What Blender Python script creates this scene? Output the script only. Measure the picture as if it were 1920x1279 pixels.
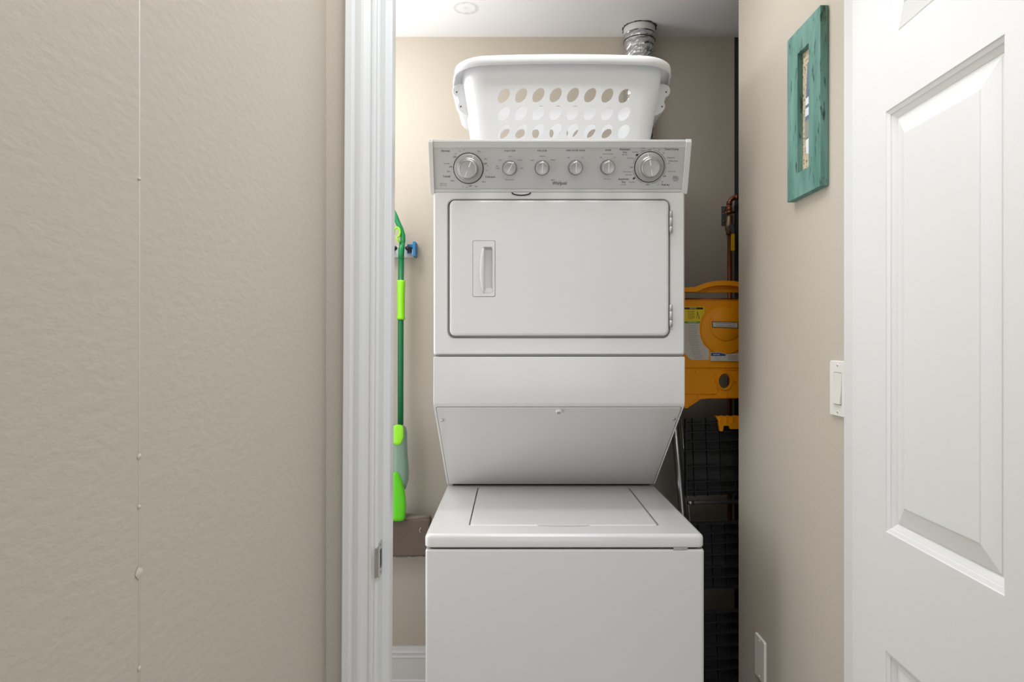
import bpy, bmesh, math, random
from mathutils import Vector, Matrix
random.seed(7)
for o in list(bpy.data.objects): bpy.data.objects.remove(o, do_unlink=True)
SC = bpy.context.scene
COL = SC.collection
PI = math.pi
# ------------------------------------------------------------------ camera
F = 1240.0; CX = 960.0; CY = 640.0; H = 1.29       # focal length in px of a 1920 px wide frame, eye height
cd = bpy.data.cameras.new('camera'); cam = bpy.data.objects.new('camera', cd); COL.objects.link(cam)
cd.sensor_width = 36.0; cd.lens = F / 1920 * 36.0; cd.clip_start = 0.02
cam.location = (0, 0, H); cam.rotation_euler = (PI / 2, 0, 0)
SC.camera = cam
# ------------------------------------------------------------------ world, light, exposure
SC.view_settings.view_transform = 'Standard'; SC.view_settings.look = 'None'
SC.view_settings.gamma = 1.0; SC.view_settings.exposure = 0.05
SC.view_settings.use_curve_mapping = False
w = bpy.data.worlds.new('world'); SC.world = w; w.use_nodes = True
w.node_tree.nodes['Background'].inputs[0].default_value = (0.93, 0.98, 1.05, 1)
w.node_tree.nodes['Background'].inputs[1].default_value = 0.6
def area(name, loc, rot, sx, sy, power, col=(1, 1, 1)):
    l = bpy.data.lights.new(name, 'AREA'); l.shape = 'RECTANGLE'; l.size = sx; l.size_y = sy
    l.energy = power; l.color = col
    o = bpy.data.objects.new(name, l); COL.objects.link(o); o.location = loc; o.rotation_euler = rot
    return o
# hall: soft fill added low behind the camera, then the ceiling lamp
area('hall_low_fill', (0.25, -1.6, 0.75), (math.radians(97), 0, math.radians(-4)), 1.8, 1.2, 9.5, (0.92, 0.97, 1.05))
area('hall_ceiling_light', (0.14, 0.50, 2.42), (0, 0, 0), 0.7, 0.9, 15, (0.92, 0.97, 1.05))
# laundry closet: fills added at left and overhead to brighten it, then its lamp
XLW = -0.77
area('closet_left_fill', (XLW, 1.72, 1.15), (0, math.radians(-90), 0), 1.5, 0.9, 7.5, (0.93, 0.97, 1.04))
area('closet_top_fill', (0.10, 1.58, 2.42), (0, math.radians(-4), 0), 0.55, 0.20, 4.6, (0.95, 0.97, 1.0))
LAMP = (-0.60, 2.04, 2.16)
pl = bpy.data.lights.new('closet_lamp', 'POINT'); pl.energy = 10.5; pl.shadow_soft_size = 0.13; pl.color = (0.95, 0.97, 1.0)
po = bpy.data.objects.new('closet_lamp', pl); COL.objects.link(po); po.location = LAMP

# ------------------------------------------------------------------ helpers
def lin(c):
    return tuple((v / 255 / 12.92) if v / 255 <= 0.04045 else ((v / 255 + 0.055) / 1.055) ** 2.4 for v in c) + (1,)
def mat(name, rgb, rough=0.5, metal=0.0, spec=0.5, bump=0.0, bscale=200.0, var=0.0, vscale=20.0, trans=0.0, coat=0.0, bdetail=3.0, stretch=None):
    m = bpy.data.materials.new(name); m.use_nodes = True
    nt = m.node_tree; b = nt.nodes['Principled BSDF']
    col = lin(rgb)
    b.inputs['Base Color'].default_value = col
    b.inputs['Roughness'].default_value = rough; b.inputs['Metallic'].default_value = metal
    b.inputs['Specular IOR Level'].default_value = spec
    b.inputs['Coat Weight'].default_value = coat
    b.inputs['Transmission Weight'].default_value = trans
    tc = nt.nodes.new('ShaderNodeTexCoord')
    src = tc.outputs['Object']
    if stretch:
        mp = nt.nodes.new('ShaderNodeMapping'); mp.inputs['Scale'].default_value = stretch
        nt.links.new(src, mp.inputs['Vector']); src = mp.outputs['Vector']
    n2 = nt.nodes.new('ShaderNodeTexNoise'); n2.inputs['Scale'].default_value = vscale; n2.inputs['Detail'].default_value = 4
    nt.links.new(src, n2.inputs['Vector'])
    mx = nt.nodes.new('ShaderNodeMix'); mx.data_type = 'RGBA'
    mx.inputs['A'].default_value = tuple(max(0, c * (1 - var)) for c in col[:3]) + (1,)
    mx.inputs['B'].default_value = tuple(min(1, c * (1 + var)) for c in col[:3]) + (1,)
    nt.links.new(n2.outputs['Fac'], mx.inputs['Factor'])
    nt.links.new(mx.outputs['Result'], b.inputs['Base Color'])
    if bump:
        n = nt.nodes.new('ShaderNodeTexNoise'); n.inputs['Scale'].default_value = bscale; n.inputs['Detail'].default_value = bdetail
        nt.links.new(src, n.inputs['Vector'])
        bp = nt.nodes.new('ShaderNodeBump'); bp.inputs['Strength'].default_value = bump; bp.inputs['Distance'].default_value = 0.002
        nt.links.new(n.outputs['Fac'], bp.inputs['Height']); nt.links.new(bp.outputs['Normal'], b.inputs['Normal'])
    return m
WALL = (190, 181, 167)
M = {}
M['wall'] = mat('beige_wall_paint', WALL, 0.75, bump=0.22, bscale=170, var=0.015, vscale=3, spec=0.25)
M['wall_peel'] = mat('beige_orange_peel_paint', WALL, 0.62, bump=0.27, bscale=125, var=0.015, vscale=3, spec=0.35, bdetail=4, stretch=(1, 0.5, 1))
M['filler'] = mat('chipped_plaster', (222, 216, 204), 0.7)
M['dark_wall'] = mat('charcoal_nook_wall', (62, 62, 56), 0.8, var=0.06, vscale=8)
M['ceil'] = mat('ceiling_paint', (226, 226, 224), 0.85, bump=0.15, bscale=120, spec=0.2)
M['trim'] = mat('white_trim_paint', (216, 216, 214), 0.32, bump=0.03, bscale=60, spec=0.45)
M['door'] = mat('white_door_paint', (220, 219, 215), 0.42, bump=0.10, bscale=420, stretch=(1, 1, 0.25), spec=0.4)
M['floor'] = mat('pale_tile_floor', (214, 208, 198), 0.4, var=0.05, vscale=6)
M['enamel'] = mat('white_enamel', (213, 212, 210), 0.24, spec=0.5, coat=0.25, var=0.006, vscale=5)
M['enamel_in'] = mat('grey_inner_steel', (120, 120, 118), 0.6)
M['panel'] = mat('silver_console_film', (186, 186, 184), 0.42, metal=0.15, var=0.03, vscale=160, stretch=(0.05, 1, 1))
M['console'] = mat('silver_console_plastic', (196, 196, 194), 0.38, metal=0.1)
M['knob'] = mat('satin_silver_knob', (172, 171, 168), 0.33, metal=0.75)
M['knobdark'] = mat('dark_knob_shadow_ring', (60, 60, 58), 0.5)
M['skirt'] = mat('grey_dial_skirt', (168, 167, 164), 0.35, metal=0.2)
M['ink'] = mat('black_print', (30, 30, 32), 0.6)
M['ink2'] = mat('grey_print', (72, 72, 72), 0.6)
M['white'] = mat('white_pointer', (245, 245, 245), 0.4)
M['chrome'] = mat('worn_steel', (190, 190, 188), 0.25, metal=1.0, bump=0.1, bscale=90, var=0.2, vscale=60)
M['black'] = mat('black_gap', (14, 14, 14), 0.7)
M['green'] = mat('dark_green_plastic', (22, 138, 76), 0.35)
M['lime'] = mat('lime_plastic', (150, 232, 40), 0.4)
M['limed'] = mat('lime_green_plastic', (96, 206, 20), 0.4)
M['blue'] = mat('blue_plastic', (38, 120, 176), 0.45)
M['holder'] = mat('white_holder_plastic', (214, 216, 218), 0.4)
M['clamp'] = mat('black_rubber_clamp', (34, 38, 48), 0.55)
M['yellow'] = mat('yellow_plastic', (240, 152, 0), 0.5, spec=0.3, bump=0.05, bscale=300, var=0.05, vscale=14)
M['yellowb'] = mat('bright_yellow_plastic', (240, 190, 20), 0.45, var=0.1, vscale=90)
M['blackp'] = mat('black_ribbed_plastic', (44, 44, 43), 0.6, var=0.25, vscale=40)
M['steel'] = mat('grey_steel_tube', (168, 168, 168), 0.3, metal=0.9, var=0.08, vscale=30)
M['copper'] = mat('aged_copper', (150, 92, 66), 0.42, metal=0.8, var=0.3, vscale=60)
M['brass'] = mat('aged_brass', (140, 116, 88), 0.45, metal=0.8, var=0.3, vscale=90)
M['galv'] = mat('galvanised_steel', (128, 136, 142), 0.4, metal=0.8, var=0.3, vscale=60)
M['plate'] = mat('ivory_plastic', (228, 224, 216), 0.4)
M['rocker'] = mat('ivory_rocker', (222, 217, 208), 0.35)
M['stickw'] = mat('white_sticker', (205, 198, 184), 0.6)
M['sticky'] = mat('yellow_sticker', (232, 200, 20), 0.5)
M['stickg'] = mat('green_sticker_band', (96, 150, 60), 0.6)
M['stickb'] = mat('blue_sticker_band', (28, 78, 126), 0.6)
M['lamp_glass'] = mat('lamp_metal', (230, 230, 228), 0.4)

def bx(bm, x0, x1, y0, y1, z0, z1, mi=0):
    vs = [bm.verts.new(p) for p in [(x0,y0,z0),(x1,y0,z0),(x1,y1,z0),(x0,y1,z0),(x0,y0,z1),(x1,y0,z1),(x1,y1,z1),(x0,y1,z1)]]
    fs = []
    for f in [(0,3,2,1),(4,5,6,7),(0,1,5,4),(1,2,6,5),(2,3,7,6),(3,0,4,7)]:
        fc = bm.faces.new([vs[i] for i in f]); fc.material_index = mi; fs.append(fc)
    return vs
def quad(bm, pts, mi=0):
    f = bm.faces.new([bm.verts.new(p) for p in pts]); f.material_index = mi; return f
def tube(bm, pts, r, seg=14, mi=0, caps=True, closed=False):
    """round tube through 3D points; r is a number or one per point"""
    pts = [Vector(p) for p in pts]; n = len(pts); rings = []
    rr = r if isinstance(r, (list, tuple)) else [r] * n
    prev = None
    for i, p in enumerate(pts):
        if closed: t = pts[(i + 1) % n] - pts[i - 1]
        else: t = pts[min(i + 1, n - 1)] - pts[max(i - 1, 0)]
        t.normalize()
        if prev is None:
            a = Vector((0, 1, 0)) if abs(t.y) < 0.9 else Vector((1, 0, 0))
            u = t.cross(a).normalized()
        else:
            u = (prev - t * prev.dot(t)).normalized()
        prev = u; v = t.cross(u)
        rings.append([bm.verts.new(p + (u * math.cos(2*PI*k/seg) + v * math.sin(2*PI*k/seg)) * rr[i]) for k in range(seg)])
    m = n if closed else n - 1
    for i in range(m):
        a, b = rings[i], rings[(i + 1) % n]
        for k in range(seg):
            f = bm.faces.new([a[k], a[(k+1) % seg], b[(k+1) % seg], b[k]]); f.material_index = mi; f.smooth = True
    if caps and not closed:
        for rg in (rings[0][::-1], rings[-1]):
            f = bm.faces.new(rg); f.material_index = mi
def prism(bm, pts, fn, d0, d1, mi=0):
    """outline pts (a,b) extruded from depth d0 to d1; fn(a,b,d)->xyz"""
    A = [bm.verts.new(fn(a, b, d0)) for a, b in pts]; B = [bm.verts.new(fn(a, b, d1)) for a, b in pts]
    n = len(pts)
    for f in (bm.faces.new(A[::-1]), bm.faces.new(B)): f.material_index = mi
    for i in range(n):
        f = bm.faces.new([A[i], A[(i+1) % n], B[(i+1) % n], B[i]]); f.material_index = mi
def rr(x0, x1, z0, z1, r, n=6):
    out = []
    for cx, cz, a0 in ((x1-r, z1-r, 0), (x0+r, z1-r, 90), (x0+r, z0+r, 180), (x1-r, z0+r, 270)):
        for k in range(n + 1):
            a = math.radians(a0 + 90 * k / n); out.append((cx + r*math.cos(a), cz + r*math.sin(a)))
    return out
def loops(bm, ls, cap0=False, cap1=True, mi=0, smooth=False):
    """bridge a list of closed vertex-coordinate loops of equal length"""
    R = [[bm.verts.new(p) for p in l] for l in ls]
    for a, b in zip(R, R[1:]):
        n = len(a)
        for i in range(n):
            f = bm.faces.new([a[i], a[(i+1) % n], b[(i+1) % n], b[i]]); f.material_index = mi; f.smooth = smooth
    if cap0: bm.faces.new(R[0][::-1]).material_index = mi
    if cap1: bm.faces.new(R[-1]).material_index = mi
    return R
def lathe(bm, prof, c, ax, seg=40, mi=0, mis=None):
    """prof [(r,h)] turned about axis ax through c"""
    ax = Vector(ax).normalized(); c = Vector(c)
    a = Vector((0, 0, 1)) if abs(ax.z) < 0.9 else Vector((1, 0, 0))
    u = ax.cross(a).normalized(); v = ax.cross(u)
    rings = []
    for r, h in prof:
        rings.append([bm.verts.new(c + ax*h + (u*math.cos(2*PI*k/seg) + v*math.sin(2*PI*k/seg))*max(r, 1e-5)) for k in range(seg)])
    for i, (p, q) in enumerate(zip(rings, rings[1:])):
        for k in range(seg):
            f = bm.faces.new([p[k], p[(k+1) % seg], q[(k+1) % seg], q[k]]); f.smooth = True
            f.material_index = mis[i] if mis else mi
def root_loc(p):
    v = Vector((0, 0, 0))
    while p is not None: v += p.location; p = p.parent
    return v
def obj(name, bm, m, parent=None, at=None, bevel=0, seg=2, solid=0, local=False, smooth=None, label=None):
    bmesh.ops.recalc_face_normals(bm, faces=bm.faces)
    me = bpy.data.meshes.new(name)
    off = Vector((0, 0, 0))
    if at is not None: off = Vector(at)
    elif parent is not None and not local: off = root_loc(parent)
    if off.length > 0: bmesh.ops.translate(bm, verts=bm.verts, vec=-off)
    if smooth is not None:
        for f in bm.faces: f.smooth = smooth
    bm.to_mesh(me); bm.free()
    for mm in (m if isinstance(m, (list, tuple)) else [m]): me.materials.append(mm)
    o = bpy.data.objects.new(name, me); COL.objects.link(o)
    if parent is not None: o.parent = parent
    if at is not None and parent is None: o.location = at
    if solid:
        s = o.modifiers.new('solid', 'SOLIDIFY'); s.thickness = solid; s.offset = 0
    if bevel:
        b = o.modifiers.new('bevel', 'BEVEL'); b.width = bevel; b.segments = seg; b.limit_method = 'ANGLE'; b.angle_limit = math.radians(35)
        b.harden_normals = True
        for p in me.polygons: p.use_smooth = True
    if label: o['label'] = label
    return o
def thing(name, label, cat, loc, group=None, rot=None):
    o = bpy.data.objects.new(name, None); COL.objects.link(o); o.location = loc; o.empty_display_size = 0.05
    if rot: o.rotation_euler = rot
    o['label'] = label; o['category'] = cat
    if group: o['group'] = group
    return o
def struct(name, bm, m, **k):
    o = obj(name, bm, m, **k); o['kind'] = 'structure'; return o
def P(px, py, d): return Vector(((px - CX) / F * d, d, H + (CY - py) / F * d))
def nb(): return bmesh.new()
_tc = {}
def text(bm, s, place, size, mi=0, align='CENTER', bold=0.0, sx=1.0):
    """append lettering; place(u,v)->xyz with u to the right, v up, in metres from the anchor"""
    cu = bpy.data.curves.new('t', 'FONT'); cu.body = s; cu.size = size; cu.align_x = align; cu.align_y = 'CENTER'
    cu.offset = 0.0 if 'M' in s else bold; cu.resolution_u = 2
    to = bpy.data.objects.new('t', cu); COL.objects.link(to)
    dg = bpy.context.evaluated_depsgraph_get(); me = bpy.data.meshes.new_from_object(to.evaluated_get(dg))
    vs = [bm.verts.new(place(v.co.x * sx, v.co.y)) for v in me.vertices]
    for p in me.polygons:
        try: bm.faces.new([vs[i] for i in p.vertices]).material_index = mi
        except ValueError: pass
    bpy.data.objects.remove(to); bpy.data.curves.remove(cu); bpy.data.meshes.remove(me)

# ------------------------------------------------------------------ room shell
CEIL = 2.44
BACK = 2.50
XR = 0.68            # right wall
XL = -0.78           # hidden left wall of the closet
bm = nb(); bx(bm, -1.6, 1.4, -2.6, 2.62, -0.08, 0.0); struct('floor', bm, M['floor'])
# closet ceiling: paint with a patched ring left by an old fixture
mc = mat('closet_ceiling_paint', (240, 240, 240), 0.85, bump=0.12, bscale=110, spec=0.2)
nt = mc.node_tree; bs = nt.nodes['Principled BSDF']; base = bs.inputs['Base Color'].links[0].from_socket
geo = nt.nodes.new('ShaderNodeNewGeometry')
vm = nt.nodes.new('ShaderNodeVectorMath'); vm.operation = 'DISTANCE'; vm.inputs[1].default_value = (-0.158, 2.285, CEIL)
nt.links.new(geo.outputs['Position'], vm.inputs[0])
nz = nt.nodes.new('ShaderNodeTexNoise'); nz.inputs['Scale'].default_value = 110; nt.links.new(geo.outputs['Position'], nz.inputs['Vector'])
ad = nt.nodes.new('ShaderNodeMath'); ad.operation = 'MULTIPLY_ADD'; ad.inputs[1].default_value = 0.02
nt.links.new(nz.outputs['Fac'], ad.inputs[0]); nt.links.new(vm.outputs['Value'], ad.inputs[2])
rp = nt.nodes.new('ShaderNodeValToRGB'); cr = rp.color_ramp
cr.elements[0].position = 0.0; cr.elements[0].color = (0.55, 0.55, 0.55, 1)
cr.elements[1].position = 0.24; cr.elements[1].color = (0.0, 0, 0, 1)
for p_, c_ in ((0.10, 0.05), (0.17, 0.05), (0.195, 0.5), (0.215, 0.45)):
    e = cr.elements.new(p_); e.color = (c_, c_, c_, 1)
ml = nt.nodes.new('ShaderNodeMath'); ml.operation = 'MULTIPLY'; ml.inputs[1].default_value = 4.2
nt.links.new(ad.outputs[0], ml.inputs[0]); nt.links.new(ml.outputs[0], rp.inputs['Fac'])
mq = nt.nodes.new('ShaderNodeMath'); mq.operation = 'MULTIPLY'; nt.links.new(rp.outputs['Color'], mq.inputs[0]); nt.links.new(nz.outputs['Fac'], mq.inputs[1])
mx = nt.nodes.new('ShaderNodeMix'); mx.data_type = 'RGBA'; mx.inputs['B'].default_value = lin((120, 120, 118))
nt.links.new(mq.outputs[0], mx.inputs['Factor']); nt.links.new(base, mx.inputs['A']); nt.links.new(mx.outputs['Result'], bs.inputs['Base Color'])
bm = nb(); bx(bm, -1.6, 1.4, -2.6, 2.62, CEIL, CEIL + 0.08); struct('ceiling', bm, mc)
bm = nb(); bx(bm, XL - 0.1, 0.841, BACK, BACK + 0.1, 0, CEIL); struct('wall_back', bm, M['wall'])
bm = nb(); bx(bm, 0.841, 1.40, BACK + 0.004, BACK + 0.1, 0, CEIL); struct('wall_nook', bm, M['dark_wall'])
bm = nb(); bx(bm, 1.25, 1.35, 1.98, BACK + 0.004, 0, CEIL); struct('wall_nook_side', bm, M['dark_wall'])
bm = nb(); bx(bm, XL - 0.1, XL, 1.2, BACK, 0, CEIL); struct('wall_closet_left', bm, M['wall'])
bm = nb(); bx(bm, XR, 1.25, 1.10, 1.984, 0, CEIL); struct('wall_right', bm, M['wall'])
# door wall (left of the doorway) and hall walls; the frame leans by a third of a degree like in the photo
LEAN = 0.0058
def lean(bm, k=LEAN):
    for v in bm.verts: v.co.x += k * (v.co.z - H)
XJ = -0.2205          # jamb face
XC = -0.3105          # hall side wall
YW = 1.104            # door wall plane (hall side)
bm = nb(); bx(bm, XL - 0.1, XJ - 0.018, YW, 1.215, 0, CEIL); lean(bm, 0.0045); struct('wall_doorway', bm, M['wall'])
YS = 0.5516
bm = nb()
# the side wall kinks slightly at a vertical corner bead
prism(bm, [(XC, YW), (XC, YS + 0.002), (XC - 0.0006, YS - 0.002), (XC - 0.055, -0.6), (XC - 0.06, -2.6), (XC - 0.16, -2.6), (XC - 0.16, YW)],
      lambda a, b, d: (a, b, d), 0, CEIL)
struct('wall_hall_left', bm, M['wall_peel'])
# corner bead seam with chipped paint
bm = nb()
tube(bm, [(XC - 0.0006, YS, 0.0), (XC - 0.0006, YS, CEIL)], 0.0009, 8)
def chip(z, w_, h_):
    lathe(bm, [(0, 0.0026), (0.6, 0.0022), (1, 0.0)], (0, 0, 0), (0, -1, 0), 9)
    vs = bm.verts[-27:] if False else list(bm.verts)[-27:]
    for v in vs:
        v.co = Vector((XC - 0.0002 - v.co.y * 0.28, YS + v.co.x * w_ * 1.7 * (0.8 + 0.4*random.random()), z + v.co.z * h_ * (0.8 + 0.4*random.random())))
for py, w_, h_ in ((336, .0014, .0016), (856, .0018, .0026), (951, .0014, .0022), (1075, .0034, .0048), (1254, .0014, .0028)):
    chip(H + (CY - py) / F * YS, w_, h_)
struct('trim_corner', bm, mat('bead_paint', (201, 193, 179), 0.6))
# lintel above the doorway and its right side
bm = nb(); bx(bm, XJ - 0.1, XR + 0.02, YW, 1.215, 2.075, CEIL); struct('wall_lintel', bm, M['wall'])
# hall right wall, behind the open door
bm = nb(); bx(bm, 0.76, 0.86, -2.6, YW - 0.003, 0, CEIL); struct('wall_hall_right', bm, M['wall'])
# casing left of the opening (colonial profile), jamb and stop
prof = [(0,0),(0,.0155),(.0012,.0168),(.0115,.0168),(.013,.0146),(.0165,.0142),(.021,.0155),(.0265,.0165),(.031,.0160),(.036,.0138),(.041,.0122),(.0432,.0122),
        (.0442,.0136),(.0478,.0136),(.0492,.0116),(.0515,.0112),(.0532,.0120),(.0555,.0112),(.0572,.009),(.0572,0)]
bm = nb()
prism(bm, [(XJ - 0.0575 + a, YW - b) for a, b in prof], lambda a, b, d: (a, b, d), 0.0, 2.10)
lean(bm); struct('trim_1', bm, M['trim'])
bm = nb()
prism(bm, [(XJ - 0.02, YW - 0.001), (XJ, YW - 0.001), (XJ, 1.137), (XJ + 0.0105, 1.138), (XJ + 0.0115, 1.139), (XJ + 0.0115, 1.172), (XJ + 0.0095, 1.175), (XJ, 1.176), (XJ, 1.222), (XJ - 0.02, 1.222)],
      lambda a, b, d: (a, b, d), 0.0, 2.06)
lean(bm); struct('trim_2', bm, M['trim'], bevel=0.0008)
# right side jamb, mostly behind the open door
bm = nb(); bx(bm, 0.655, XR - 0.0005, 1.105, 1.3056, 0, 2.06); struct('trim_3', bm, M['trim'], bevel=0.001)
bm = nb(); bx(bm, XJ - 0.02, XR, YW, 1.215, 2.056, 2.074); struct('trim_4', bm, M['trim'])
# baseboards
def baseboard(name, pfn):
    pr = [(0,0),(.019,0),(.019,.013),(.0155,.017),(.0135,.018),(.0135,.096),(.0155,.098),(.0155,.101),(.0125,.106),(.012,.112),(.0125,.1135),(.0145,.115),(.0145,.118),(.0105,.125),(.010,.129),(.0085,.137),(0,.138)]
    bm = nb(); pfn(bm, pr); struct(name, bm, M['trim'])
baseboard('baseboard_back', lambda bm, pr: prism(bm, pr, lambda a, b, d: (d, BACK - a, b), XL, 0.841))
baseboard('baseboard_right', lambda bm, pr: prism(bm, pr, lambda a, b, d: (XR - a, d, b), 1.306, 1.98))
baseboard('baseboard_hall', lambda bm, pr: prism(bm, pr, lambda a, b, d: (XC + a, d, b), YS + 0.01, YW - 0.02))

# ------------------------------------------------------------------ door leaf (36 inch, six panels, standing open against the wall)
DW = 0.906; DT = 0.035; DZ0 = 0.012; DZ1 = 2.04
STL = 0.118; PW = 0.285
rows = [(0.235, 0.766), (0.9675, 1.678), (1.788, 1.925)]
cols = [(STL, STL + PW), (DW - STL - PW, DW - STL)]
def door_face(bm, y, sgn):
    """face in plane y, rebates go towards sgn"""
    xs = [0, cols[0][0], cols[0][1], cols[1][0], cols[1][1], DW]; zs = [DZ0] + [v for r_ in rows for v in r_] + [DZ1]
    for i in range(5):
        for j in range(7):
            if i % 2 == 1 and j % 2 == 1:
                x0, x1, z0, z1 = xs[i], xs[i+1], zs[j], zs[j+1]
                L = []
                for ins, dp in ((0,0),(.0015,.0018),(.007,.0045),(.0075,.0062),(.0088,.0066),(.015,.0105),(.0165,.0118),(.0195,.0118),(.0205,.0105),(.050,.0035),(.0515,.0022),(.053,.0020)):
                    L.append([(x0+ins, y+sgn*dp, z0+ins), (x1-ins, y+sgn*dp, z0+ins), (x1-ins, y+sgn*dp, z1-ins), (x0+ins, y+sgn*dp, z1-ins)])
                loops(bm, L)
            else:
                quad(bm, [(xs[i], y, zs[j]), (xs[i+1], y, zs[j]), (xs[i+1], y, zs[j+1]), (xs[i], y, zs[j+1])])
bm = nb()
door_face(bm, 0, 1); door_face(bm, DT, -1)
quad(bm, [(0,0,DZ0),(0,DT,DZ0),(0,DT,DZ1),(0,0,DZ1)]); quad(bm, [(DW,0,DZ0),(DW,DT,DZ0),(DW,DT,DZ1),(DW,0,DZ1)])
quad(bm, [(0,0,DZ0),(DW,0,DZ0),(DW,DT,DZ0),(0,DT,DZ0)]); quad(bm, [(0,0,DZ1),(DW,0,DZ1),(DW,DT,DZ1),(0,DT,DZ1)])
bmesh.ops.remove_doubles(bm, verts=bm.verts, dist=1e-5)
dr = struct('door_1', bm, M['door'])
# local +x runs from the hinge towards the photographer, local -y looks into the doorway
dr.location = (0.637, 1.238, 0); dr.rotation_euler = (0, 0, math.radians(-90) - math.atan(0.0368))
for hz in (0.25, 1.05, 1.83):
    bm = nb(); tube(bm, [(-0.004, 0.039, hz - 0.045), (-0.004, 0.039, hz + 0.045)], 0.006)
    h = obj('hinge', bm, M['chrome'], dr, local=True)

# ------------------------------------------------------------------ strike plate on the jamb
zs_ = H + (CY - 1047) / F * 1.115
xo = LEAN * (zs_ - H)
st = thing('strike_plate', 'worn steel strike plate set into the white door jamb', 'strike plate', (XJ + xo, 1.113, zs_ - 0.029))
bm = nb(); x0 = XJ + xo
R0 = rr(1.097, 1.1285, zs_ - 0.029, zs_ + 0.029, 0.006, 4); R1 = rr(1.108, 1.121, zs_ - 0.016, zs_ + 0.016, 0.002, 4)
loops(bm, [[(x0 - 0.001, a, b) for a, b in R0], [(x0 + 0.0016, a, b) for a, b in R0], [(x0 + 0.0016, a, b) for a, b in R1], [(x0 - 0.001, a, b) for a, b in R1]], cap1=False)
obj('strike_face', bm, M['chrome'], st)
bm = nb(); prism(bm, [(0.0016, 1.0975), (0.0016, 1.0935), (-0.002, 1.087), (-0.0035, 1.087), (-0.0005, 1.0935), (-0.0005, 1.0975)], lambda a, b, d: (x0 + a, b, d), zs_ - 0.024, zs_ + 0.024)
obj('strike_lip', bm, M['chrome'], st)
bm = nb(); bx(bm, x0 - 0.0008, x0 + 0.0004, 1.1085, 1.1205, zs_ - 0.0155, zs_ + 0.0155); obj('latch_hole', bm, M['black'], st)
for dz in (-0.0225, 0.0225):
    bm = nb(); lathe(bm, [(0, 0.0026), (0.002, 0.0024), (0.003, 0.0015)], (x0, 1.113, zs_ + dz), (1, 0, 0), 14); obj('screw', bm, M['chrome'], st)

# ------------------------------------------------------------------ laundry center
AX0, AX1 = -0.2165, 0.4755
YF = 1.818          # dryer front
YW1 = 1.638         # washer front
YB = 2.36           # back of the appliance
YT = 2.19           # back edge of the washer top
ZT = H - 0.4795     # washer top
lc = thing('laundry_center', 'tall white stacked washer and dryer standing in the closet', 'washer dryer', (0.13, 1.99, 0))
# washer body
bm = nb(); R_ = rr(AX0 + 0.001, AX1 + 0.002, YW1 + 0.002, YB, 0.008, 4)
loops(bm, [[(a, b, 0.02) for a, b in R_], [(a, b, 0.768) for a, b in R_], [((a-0.13)*0.994+0.13, (b-2)*0.994+2, 0.7725) for a, b in R_]], cap0=True, smooth=False)
obj('washer_cabinet', bm, M['enamel'], lc, bevel=0.0)
for fx in (AX0 + 0.06, AX1 - 0.06):
    for fy in (YW1 + 0.06, YB - 0.06):
        bm = nb(); tube(bm, [(fx, fy, 0.0), (fx, fy, 0.022)], 0.018); obj('levelling_foot', bm, M['black'], lc)
bm = nb(); bx(bm, AX0 + 0.012, AX1 - 0.012, YW1 + 0.014, YB - 0.01, 0.76, 0.785); obj('top_gap', bm, M['black'], lc)
# washer top with the lid well
LX0, LX1, LY0, LY1 = -0.113, 0.383, 1.716, 2.166
bm = nb(); n_ = 8
O = rr(AX0, AX1 + 0.001, YW1, YT + 0.03, 0.014, n_)
def sc(L, ins): 
    cx, cy = (AX0+AX1)/2, (YW1+YT)/2; a = (AX1-AX0)/2; b = (YT+0.03-YW1)/2
    return [(cx + (p[0]-cx)*(a-ins)/a, cy + (p[1]-cy)*(b-ins)/b) for p in L]
I0 = rr(LX0, LX1, LY0, LY1, 0.012, n_)
z0 = 0.7785
loops(bm, [[(a, b, z0) for a, b in sc(O, .012)], [(a, b, z0 - .001) for a, b in sc(O, .003)], [(a, b, z0 + .001) for a, b in sc(O, .0005)], [(a, b, z0 + .004) for a, b in O],
           [(a, b, ZT - 0.010) for a, b in O], [(a, b, ZT - 0.0055) for a, b in sc(O, .0012)], [(a, b, ZT - 0.002) for a, b in sc(O, .0040)], [(a, b, ZT) for a, b in sc(O, .0090)]], cap1=False, smooth=True)
flat = sc(O, .0090)
loops(bm, [[(a, b, ZT) for a, b in flat], [(a, b, ZT) for a, b in I0]], cap1=False)
loops(bm, [[(a, b, ZT) for a, b in I0], [(a, b, ZT - 0.016) for a, b in I0]], cap1=True)
obj('washer_top', bm, M['enamel'], lc)
# lid
bm = nb(); g = 0.0035
def lid_loop(ins, z, fn=0.0):
    L = []
    for a, b in rr(LX0 + g + ins, LX1 - g - ins, LY0 + g + ins - 0.0012, LY1 - g - ins, 0.010, 8): L.append((a, b, z))
    return L
zl = ZT + 0.0015
loops(bm, [lid_loop(0, ZT - 0.014), lid_loop(0, zl - 0.003), lid_loop(0.0012, zl - 0.0008), lid_loop(0.004, zl)], smooth=True)
obj('washer_lid', bm, M['enamel'], lc)
bm = nb()   # finger scoop in front of the lid
pts = [(0.066 + (0.135) * t_, LY0 + 0.0015 - 0.010 * (1 - (2*t_-1)**2) ** 0.6 if 0 < t_ < 1 else LY0 + 0.0015) for t_ in [k/16 for k in range(17)]]
prism(bm, pts, lambda a, b, d: (a, b, d), ZT + 0.0002, ZT + 0.0016)
obj('lid_pull', bm, mat('lid_pull_enamel', (196, 196, 194), 0.3), lc)
bm = nb(); bx(bm, 0.400, 0.435, YW1 + 0.0005, YW1 + 0.01, 0.7735, 0.7785); obj('top_clip', bm, M['chrome'], lc)
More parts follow.
